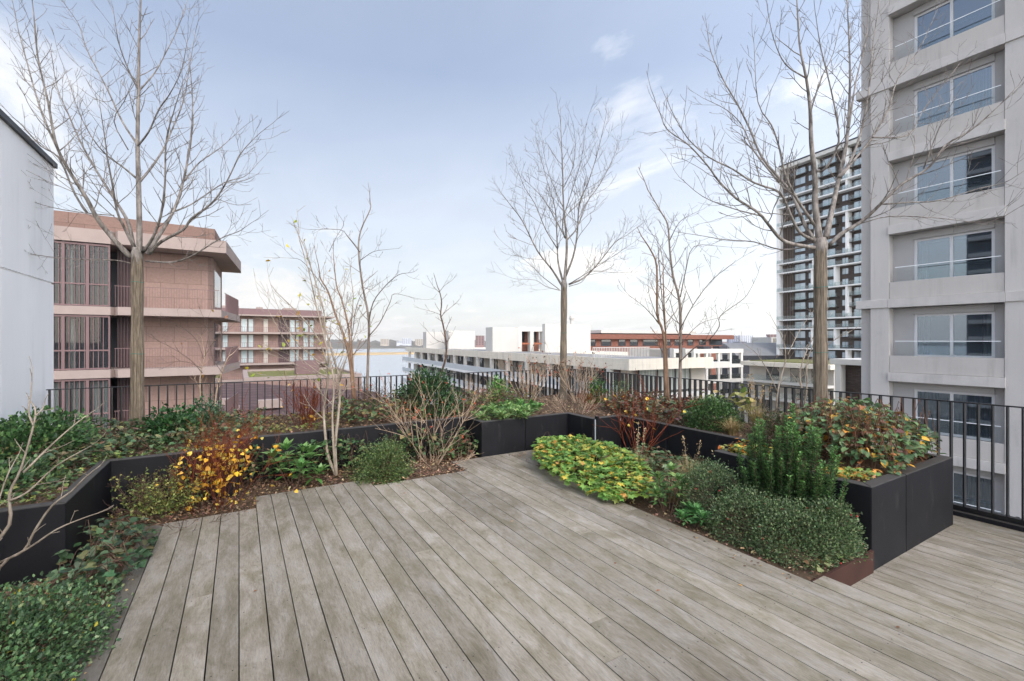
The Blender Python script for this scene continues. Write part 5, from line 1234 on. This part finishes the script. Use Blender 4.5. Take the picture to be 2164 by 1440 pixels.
mound('rounded box-like bush at the notched deck end', (1.56, 5.72, -.03), (.38, .33, .45), 9500, .022, T_OVAL, ['#465c33', '#566c3c', '#687c48', '#3a4e2c', '#808c54'], amp=.26, shell=.25, nst=90)
twiggy('spreading tan-stemmed twiggy bush with orange berries, above the rounded box-like bush', (2.35, 6.12, -.03), 1.25, 1.72, 15, .0062, 'tanstem', berry=('berry_o', 60, .0062), lvl=2, step=.2, tilt=(4, 46), baser=.18)
creeper('ivy and bramble sprays climbing the long black planter', [(-.2, 6.05), (1.9, 6.1), (2.9, 6.1), (3.0, 6.4), (0.02, 6.4)], -.03, 950, .062, ['#44603a', '#587648', '#6f8050', '#3a5030', '#7d6a48'], h=.52, nst=90, w=[3, 3, 2, 2, 1])
creeper('ivy clump with pale-veined leaves at the corner of the jutting black planter', [(2.45, 5.95), (3.02, 5.93), (3.03, 6.38), (2.5, 6.3)], -.03, 190, .065, ['#46663c', '#5c7c4c', '#7d8a5c', '#80604a'], h=.34, nst=40)
# ------------------------------------------------------------------ bed right of the deck
creeper('low mound of yellow-green cranesbill leaves spilling over the deck, round the post light', [(4.02, 5.80), (3.58, 5.28), (3.30, 4.9), (3.18, 4.2), (3.28, 3.5), (3.72, 3.3), (4.1, 3.8), (4.42, 4.4), (4.55, 5.1), (4.45, 5.75)], -.03, 2900, .08, GERA, h=.38, nst=50, tmpl=T_LOBE, name='perennial', cat='cranesbill', w=[5, 5, 4, 3.5, 2, 1.6, .7], hump=(.98, 1.75), jit=.14)
twiggy('red-stemmed bush with a few yellow leaves, behind the yellow-green mound', (4.80, 4.55, -.03), 1.1, 1.8, 10, .0066, 'redstem', leaf=(YEL, 16, .055, T_HEART, (.25, 1.1)), lvl=1, step=.16, tilt=(3, 34), baser=.12, wig=.2)
creeper('low bramble with dull green and brown leaves between the red-stemmed bush and the grasses', [(4.5, 3.75), (5.12, 3.7), (5.15, 4.7), (4.62, 4.75)], -.03, 420, .07, ['#5c7448', '#6f845c', '#4a6040', '#7a6248', '#83906a'], h=.26, nst=60)
tuft('tan and green grass tuft nearest the yellow-green mound', (4.15, 3.95, -.03), 420, .50, ['#6d7a42', '#857f52', '#a3926a', '#55682f'], .75, plumes=3)
tuft('drier grass tuft against the black planter, beside the small-leaved hedge', (4.45, 3.42, -.03), 460, .52, ['#8f8156', '#a8966e', '#75753f', '#b8a880'], .8, plumes=2)
tuft('fallen straw-coloured grass clump behind the spurge', (3.98, 3.28, -.03), 460, .36, ['#a38d68', '#b39c78', '#8c7753'], .95)
rosettes('spurge with tall whorls of long leaves at the deck edge', (3.68, 3.10, -.03), 6, .115, SPUR, 10, wide=1.2, h=(.2, .42), sp=.15)
rosettes('small spurge sprawling onto the deck boards beside the hedge', (3.60, 2.74, -.03), 4, .10, ['#5f9050', '#79a868', '#4e7c44'], 9, wide=1.25, h=(.08, .16), sp=.12)
mound('tall-headed cotoneaster hedge with tiny dark leaves and red berries filling the bed end', (3.96, 2.2, -.03), (.4, .5, .4), 40000, .018, T_OVAL, COTO, amp=.12, shell=.5, nst=120, berry=('berry_r', 42, .007), jit=.2, boxy=3.2,
      lobes=[((.05, .62, .0), (.33, .30, .51), 1.0), ((-.06, .15, 0), (.38, .36, .38), 1.0), ((-.02, -.20, 0), (.42, .30, .38), 1.0), ((.24, -.0, .02), (.22, .42, .40), .8), ((.21, -.34, .02), (.24, .20, .40), .7)])
creeper('small pale weeds under the hedge by the rusty steel plate', [(3.6, 1.69), (4.35, 1.69), (4.35, 1.84), (3.6, 1.84)], -.03, 60, .05, ['#6f8050', '#8a8a60', '#7d6a48'], h=.10, nst=8)
# ------------------------------------------------------------------ left planter
mound('leathery bright green bush in front of the white wall', (-1.85, 6.7, SZ), (.46, .6, .46), 3600, .05, T_OVAL, ['#42633a', '#527546', '#6e8c54', '#36522f'], amp=.28, shell=.25, nst=40)
mound('leathery green bush low in the left planter corner', (-1.75, 5.35, SZ), (.42, .45, .2), 1500, .045, T_OVAL, ['#466240', '#577349', '#384f32', '#6f8454'], amp=.3, shell=.2, nst=25)
creeper('carpet of mixed bramble leaves under the left tree', [(-2.25, 5.5), (-1.2, 5.75), (-1.15, 6.15), (.2, 6.6), (.35, 8.3), (-2.2, 8.3)], SZ, 3000, .062, ['#465a40', '#546f48', '#667a50', '#34482c', '#7d7550', '#7a5a44', '#8f8a5c'], h=.22, nst=160, w=[3, 3, 3, 2, 1.2, .9, 1])
creeper('small-leaved yellow-green cover at the left planter rim', [(-1.15, 4.72), (-1.25, 5.95), (-.2, 6.1), (-.2, 6.35), (-1.6, 6.2), (-2.2, 4.75)], SZ, 900, .04, ['#596c48', '#6c8448', '#8a9450', '#446038'], h=.10, nst=50)
mound('small blue-green leafy bush right of the left tree, by the railing', (-.40, 7.55, SZ), (.25, .25, .40), 1900, .035, T_OVAL, ['#4a6a4c', '#5c7a58', '#3c583c'], amp=.25, shell=.2, nst=30)
mound('dark holly-like bush at the foot of the left tree', (-.72, 7.15, SZ), (.30, .28, .34), 1300, .055, T_OVAL, ['#34562f', '#436a3a', '#2a4628'], amp=.25, shell=.2, nst=25)
# ------------------------------------------------------------------ back planter
twiggy('dense red-brown dogwood bush before the railing, left of the pale slender tree', (.85, 7.15, SZ), 1.0, .98, 34, .005, 'redstem', leaf=(['#c99a3c', '#d8b050', '#a8743a'], 22, .06, T_OVAL, (0, 1)), lvl=2, step=.13, tilt=(3, 36), baser=.14)
creeper('thin tan straw and weeds in the back planter, left of the evergreen', [(.1, 6.65), (1.4, 6.65), (1.6, 8.2), (.4, 8.2)], SZ, 340, .05, ['#77763c', '#6a7a40', '#94854a', '#7a5c3c'], h=.12, nst=60)
creeper('mixed bramble and ivy at the feet of the orange-stemmed tree', [(1.3, 6.7), (2.5, 6.7), (2.6, 8.2), (1.3, 8.2)], SZ, 720, .075, ['#46603a', '#5c744a', '#74794c', '#8a7a4c', '#6a4a38'], h=.36, nst=110)
mound('dark evergreen yew-like bush behind the twiggy orange-berried bush', (2.72, 7.35, SZ), (.62, .5, .72), 8000, .042, T_OVAL, DARKEV, amp=.2, shell=.3, nst=40)
creeper('olive and bronze barberry cover before the white building', [(3.2, 6.6), (4.6, 6.75), (5.2, 8.2), (3.3, 8.2)], SZ, 900, .055, ['#5c6a3a', '#727440', '#4a5c34', '#86804a', '#6a4438'], h=.36, nst=130)
mound('small fresh green bush at the railing, left of the middle tree', (4.35, 7.75, SZ), (.28, .26, .50), 1100, .05, T_OVAL, ['#56863c', '#6c9c4a', '#447032'], amp=.3, shell=.2, nst=25)
rosettes('band of light green spurge along the rim of the jutting planter', (3.62, 6.28, SZ), 26, .135, ['#6b8c4e', '#7f9e5c', '#567840', '#93a668'], 8, wide=1.1, h=(.05, .16), sp=.40)
rosettes('second spurge clump nearer the inner corner of the jutting planter', (4.15, 6.7, SZ), 14, .135, ['#5f8c48', '#7aa458', '#4a7238'], 8, wide=1.25, h=(.06, .17), sp=.30)
gtw = 'twiggy orange-berried bushes in the corner'
twiggy('upright tan twiggy bush with brown tip leaves, left of the middle trunk', (4.75, 7.3, SZ), 1.1, 1.62, 15, .0075, 'tanstem', leaf=(['#6b4030', '#8a4f30', '#54382c'], 50, .05, T_OVAL, (.4, 1.2)), berry=('berry_o', 20, .0075), lvl=2, step=.2, tilt=(4, 32), baser=.12)
twiggy('tan twiggy bush with brown tip leaves, right of the middle trunk', (5.75, 7.0, SZ), 1.1, 1.55, 16, .0075, 'tanstem', leaf=(['#6b4030', '#8a4f30', '#54382c'], 50, .05, T_OVAL, (.4, 1.2)), berry=('berry_o', 16, .0075), lvl=2, step=.2, tilt=(4, 34), baser=.1)
twiggy('small red-twigged bush on bare soil behind the post light', (5.35, 6.2, SZ), 1.1, .55, 16, .0035, 'redstem', lvl=2, step=.09, tilt=(4, 50))
mound('small upright green bush at the railing, right of the corner twigs', (6.05, 6.85, SZ), (.20, .22, .55), 1100, .04, T_OVAL, ['#4a7238', '#5c8644', '#3c5c30'], amp=.3, shell=.2, nst=20)
mound('feathery grey-green bush at the railing, beside the small upright one', (6.15, 6.25, SZ), (.27, .27, .44), 1700, .035, T_LONG, ['#5c7448', '#6f8650', '#4c6440'], amp=.22, shell=.2, nst=25)
creeper('reddish bramble cover below the twin-stemmed tree', [(5.35, 4.35), (5.7, 4.1), (6.55, 4.6), (6.5, 6.3), (5.5, 6.2), (5.36, 5.5)], SZ, 1250, .07, REDG, h=.36, nst=150, stem='redstem', w=[3, 2, 2, 1.4, 1.4, 2])
mound('rounded box bush near the planter rim, left of the tan grasses', (5.75, 4.05, SZ), (.34, .36, .44), 6000, .03, T_OVAL, ['#3f5c30', '#4f6e3a', '#5f8048', '#354e2a'], amp=.16, shell=.3, nst=50)
tuft('tall straw grass with pale plumes by the railing', (6.0, 3.55, SZ), 520, .52, ['#a8945f', '#b9a676', '#8c7d4c', '#7d7a46'], .7, plumes=9)
tuft('short tan grass at the planter rim beside the rounded box bush', (5.55, 3.62, SZ), 420, .32, ['#a08a5c', '#b59f74', '#857a4a'], .9)
creeper('big-leaved yellowing climber at the railing, behind the box bush', [(6.2, 3.8), (6.55, 3.8), (6.55, 4.7), (6.2, 4.7)], SZ, 70, .12, ['#a3a05c', '#8a8a50', '#b9ac70', '#74803f'], h=.62, nst=12)
# ------------------------------------------------------------------ big right planter
spires('upright dark green holly bush of many spires between the hedge and the planter wall', (4.22, 2.24, -.03), 62, (.13, .36), 1.2, ['#486a3a', '#587d46', '#698e50', '#3c5a32'], .16)
mound('brown-tinged heathery bush behind the upright holly', (5.25, 2.85, SZ), (.36, .34, .46), 3600, .028, T_OVAL, ['#5a4a3a', '#4f5a36', '#6b5a48', '#42502f'], amp=.2, shell=.3, nst=40)
creeper('arching bramble mound of orange, yellow and green leaves filling the planter corner', [(5.0, 1.70), (6.15, 1.72), (6.3, 2.2), (6.2, 2.95), (5.5, 3.0), (5.0, 2.5)], SZ, 2700, .06, ['#5a744c', '#6f865a', '#7d7c54', '#866650', '#a87244', '#d0a040', '#6b4c40', '#4c6442'], h=.58, nst=230, stem='rustbrown', w=[4, 4, 2, 1.4, .7, .8, 1.0, 3], hump=(1.05, .95), low=.35)
creeper('low yellow-green cranesbill at the planter corner nearest the step', [(4.52, 1.78), (5.0, 1.78), (4.9, 2.1), (4.52, 2.1)], SZ, 150, .06, ['#6c8a48', '#86984e', '#b9a848', '#c98a3c'], h=.12, nst=16, tmpl=T_LOBE)
creeper('small yellow and orange leaves at the planter corner left of the upright holly', [(4.52, 2.75), (4.9, 2.75), (4.95, 3.15), (4.52, 3.15)], SZ, 260, .05, ['#7d8a48', '#b9a848', '#c9822e', '#86984e'], h=.14, nst=16)
# dry twigs and dead stems poking through the beds
twiggy('dry grey-brown twigs in the litter at the notched deck end', (2.3, 5.85, -.03), 1.5, .42, 14, .003, 'tanstem', lvl=1, step=.08, tilt=(35, 80), baser=.4)
twiggy('tangle of dry brown stems below the yellow-leaved bush', (-.45, 5.45, -.03), 1.6, .40, 30, .0026, 'brownstem', lvl=2, step=.09, tilt=(40, 85), baser=.35)
twiggy('dead pinkish stems left of the reddish bramble cover', (5.0, 6.2, SZ), 1.3, .5, 24, .003, 'tanstem', lvl=2, step=.1, tilt=(15, 70), baser=.3)
twiggy('dry upright stems in the back planter beside the olive barberry', (3.9, 7.6, SZ), 1.2, .75, 22, .0032, 'tanstem', leaf=(['#8a6a48', '#6b5038', '#a08050'], 60, .035, T_OVAL, (0, 1.2)), lvl=2, step=.12, tilt=(5, 45), baser=.3)
twiggy('thin brown twigs before the railing, right of the pale slender tree', (1.9, 7.6, SZ), 1.2, .85, 24, .003, 'brownstem', leaf=(['#8f7a48', '#7a5a3c', '#a8954a'], 90, .035, T_OVAL, (0, 1.2)), lvl=2, step=.1, tilt=(5, 45), baser=.35)
# ------------------------------------------------------------------ leaf litter (uncountable) and single fallen leaves
def litter(label, poly, z, n, size=.035, dens=None):
    xs = [p[0] for p in poly]; ys = [p[1] for p in poly]; P = []
    def inside(x, y):
        c = False; m_ = len(poly)
        for i in range(m_):
            (x1, y1), (x2, y2) = poly[i], poly[(i + 1) % m_]
            if (y1 > y) != (y2 > y) and x < (x2 - x1) * (y - y1) / (y2 - y1) + x1: c = not c
        return c
    while len(P) < n:
        x, y = random.uniform(min(xs), max(xs)), random.uniform(min(ys), max(ys))
        if inside(x, y): P.append((x, y, z + random.uniform(0, .03)))
    lm = LM(); d = rvec(n); d[:, 2] *= .35; lm.add(np.array(P), d, rvec(n) * .4 + [0, 0, 1], RNG.uniform(.4, 1.2, n) * size, pal(['#6b5140', '#856650', '#9c7c5e', '#59453a', '#b09473', '#7a5c4c'], n, .25), T_OVAL)
    return stuff(lm.build('leaf_litter', M['dry']), label, 'leaf litter')
litter('brown leaf litter covering the bed along the planters', [(-2.2, 2), (-.77, 2), (-.76, 5.27), (.16, 5.3), (.18, 5.67), (1.28, 5.67), (1.3, 5.42), (2.58, 5.42), (2.6, 5.9), (3.0, 5.95), (3.0, 6.4), (.02, 6.4), (.0, 5.9), (-1.07, 5.9), (-1.07, 4.5), (-2.2, 4.5)], -.02, 7500, .04)
litter('brown litter and straw in the bed right of the deck', BED_R, -.02, 3000, .035)
litter('twigs and dry leaves on the planter soil', PL_B, SZ + .01, 3200, .045); litter('dry leaves on the soil of the left planter', PL_L, SZ + .01, 1500, .045); litter('dry leaves on the soil of the right planter', PL_R, SZ + .01, 1200, .04)

# crumbs of leaf and soil blown onto the boards beside the beds
P = []
for (x0, y0, x1, y1, k) in ((-.73, 2.6, -.73, 5.2, 70), (-.7, 5.24, .15, 5.24, 45), (.2, 5.63, 1.28, 5.63, 45), (1.32, 5.36, 2.58, 5.36, 45), (2.64, 5.86, 3.9, 5.86, 30), (3.42, 1.7, 3.42, 3.6, 70), (3.05, 5.6, 4.0, 5.85, 20)):
    for i in range(k):
        u = random.random(); q = abs(random.gauss(0, .06)); nx, ny = (q if x0 < 0 else -q, 0) if abs(x1 - x0) < .01 else (0, -q)
        P.append((x0 + (x1 - x0) * u + nx, y0 + (y1 - y0) * u + ny, .004))
P = np.array(P); n = len(P); lm = LM(); d = rvec(n); d[:, 2] *= .1
lm.add(P, d, rvec(n) * .2 + [0, 0, 1], RNG.uniform(.25, 1.0, n) * .026, pal(['#5c4636', '#7a5a40', '#8f7050', '#4a3a2e', '#a88a60'], n, .25), T_OVAL)
stuff(lm.build('leaf_crumbs', M['dry']), 'brown crumbs of leaf scattered along the deck edges', 'leaf litter')
# single fallen leaves on the boards
for i, (px, py) in enumerate([(555, 885), (640, 1010), (545, 1250), (852, 1045), (1080, 1105), (1300, 1195), (1395, 1250), (1895, 1330), (980, 1105), (1560, 1238)] ):
    D = CAMH * F / (py - CY); x, y = at(px, D)
    if py < 950: continue
    lm = LM(); a = random.uniform(0, 6.28); lm.add([[x, y, .006]], [[math.cos(a), math.sin(a), .05]], [[.1, .1, 1]], [.03], pal(['#a8663a', '#8a5436', '#b98a4a'], 1), T_OVAL)
    tag(lm.build('fallen_leaf', M['dry']), 'small dry fallen leaf lying on the grey deck boards', 'leaf', 'fallen leaves on the deck')
SC.cycles.use_denoising = True
SC.cycles.max_bounces = 8; SC.cycles.transparent_max_bounces = 12
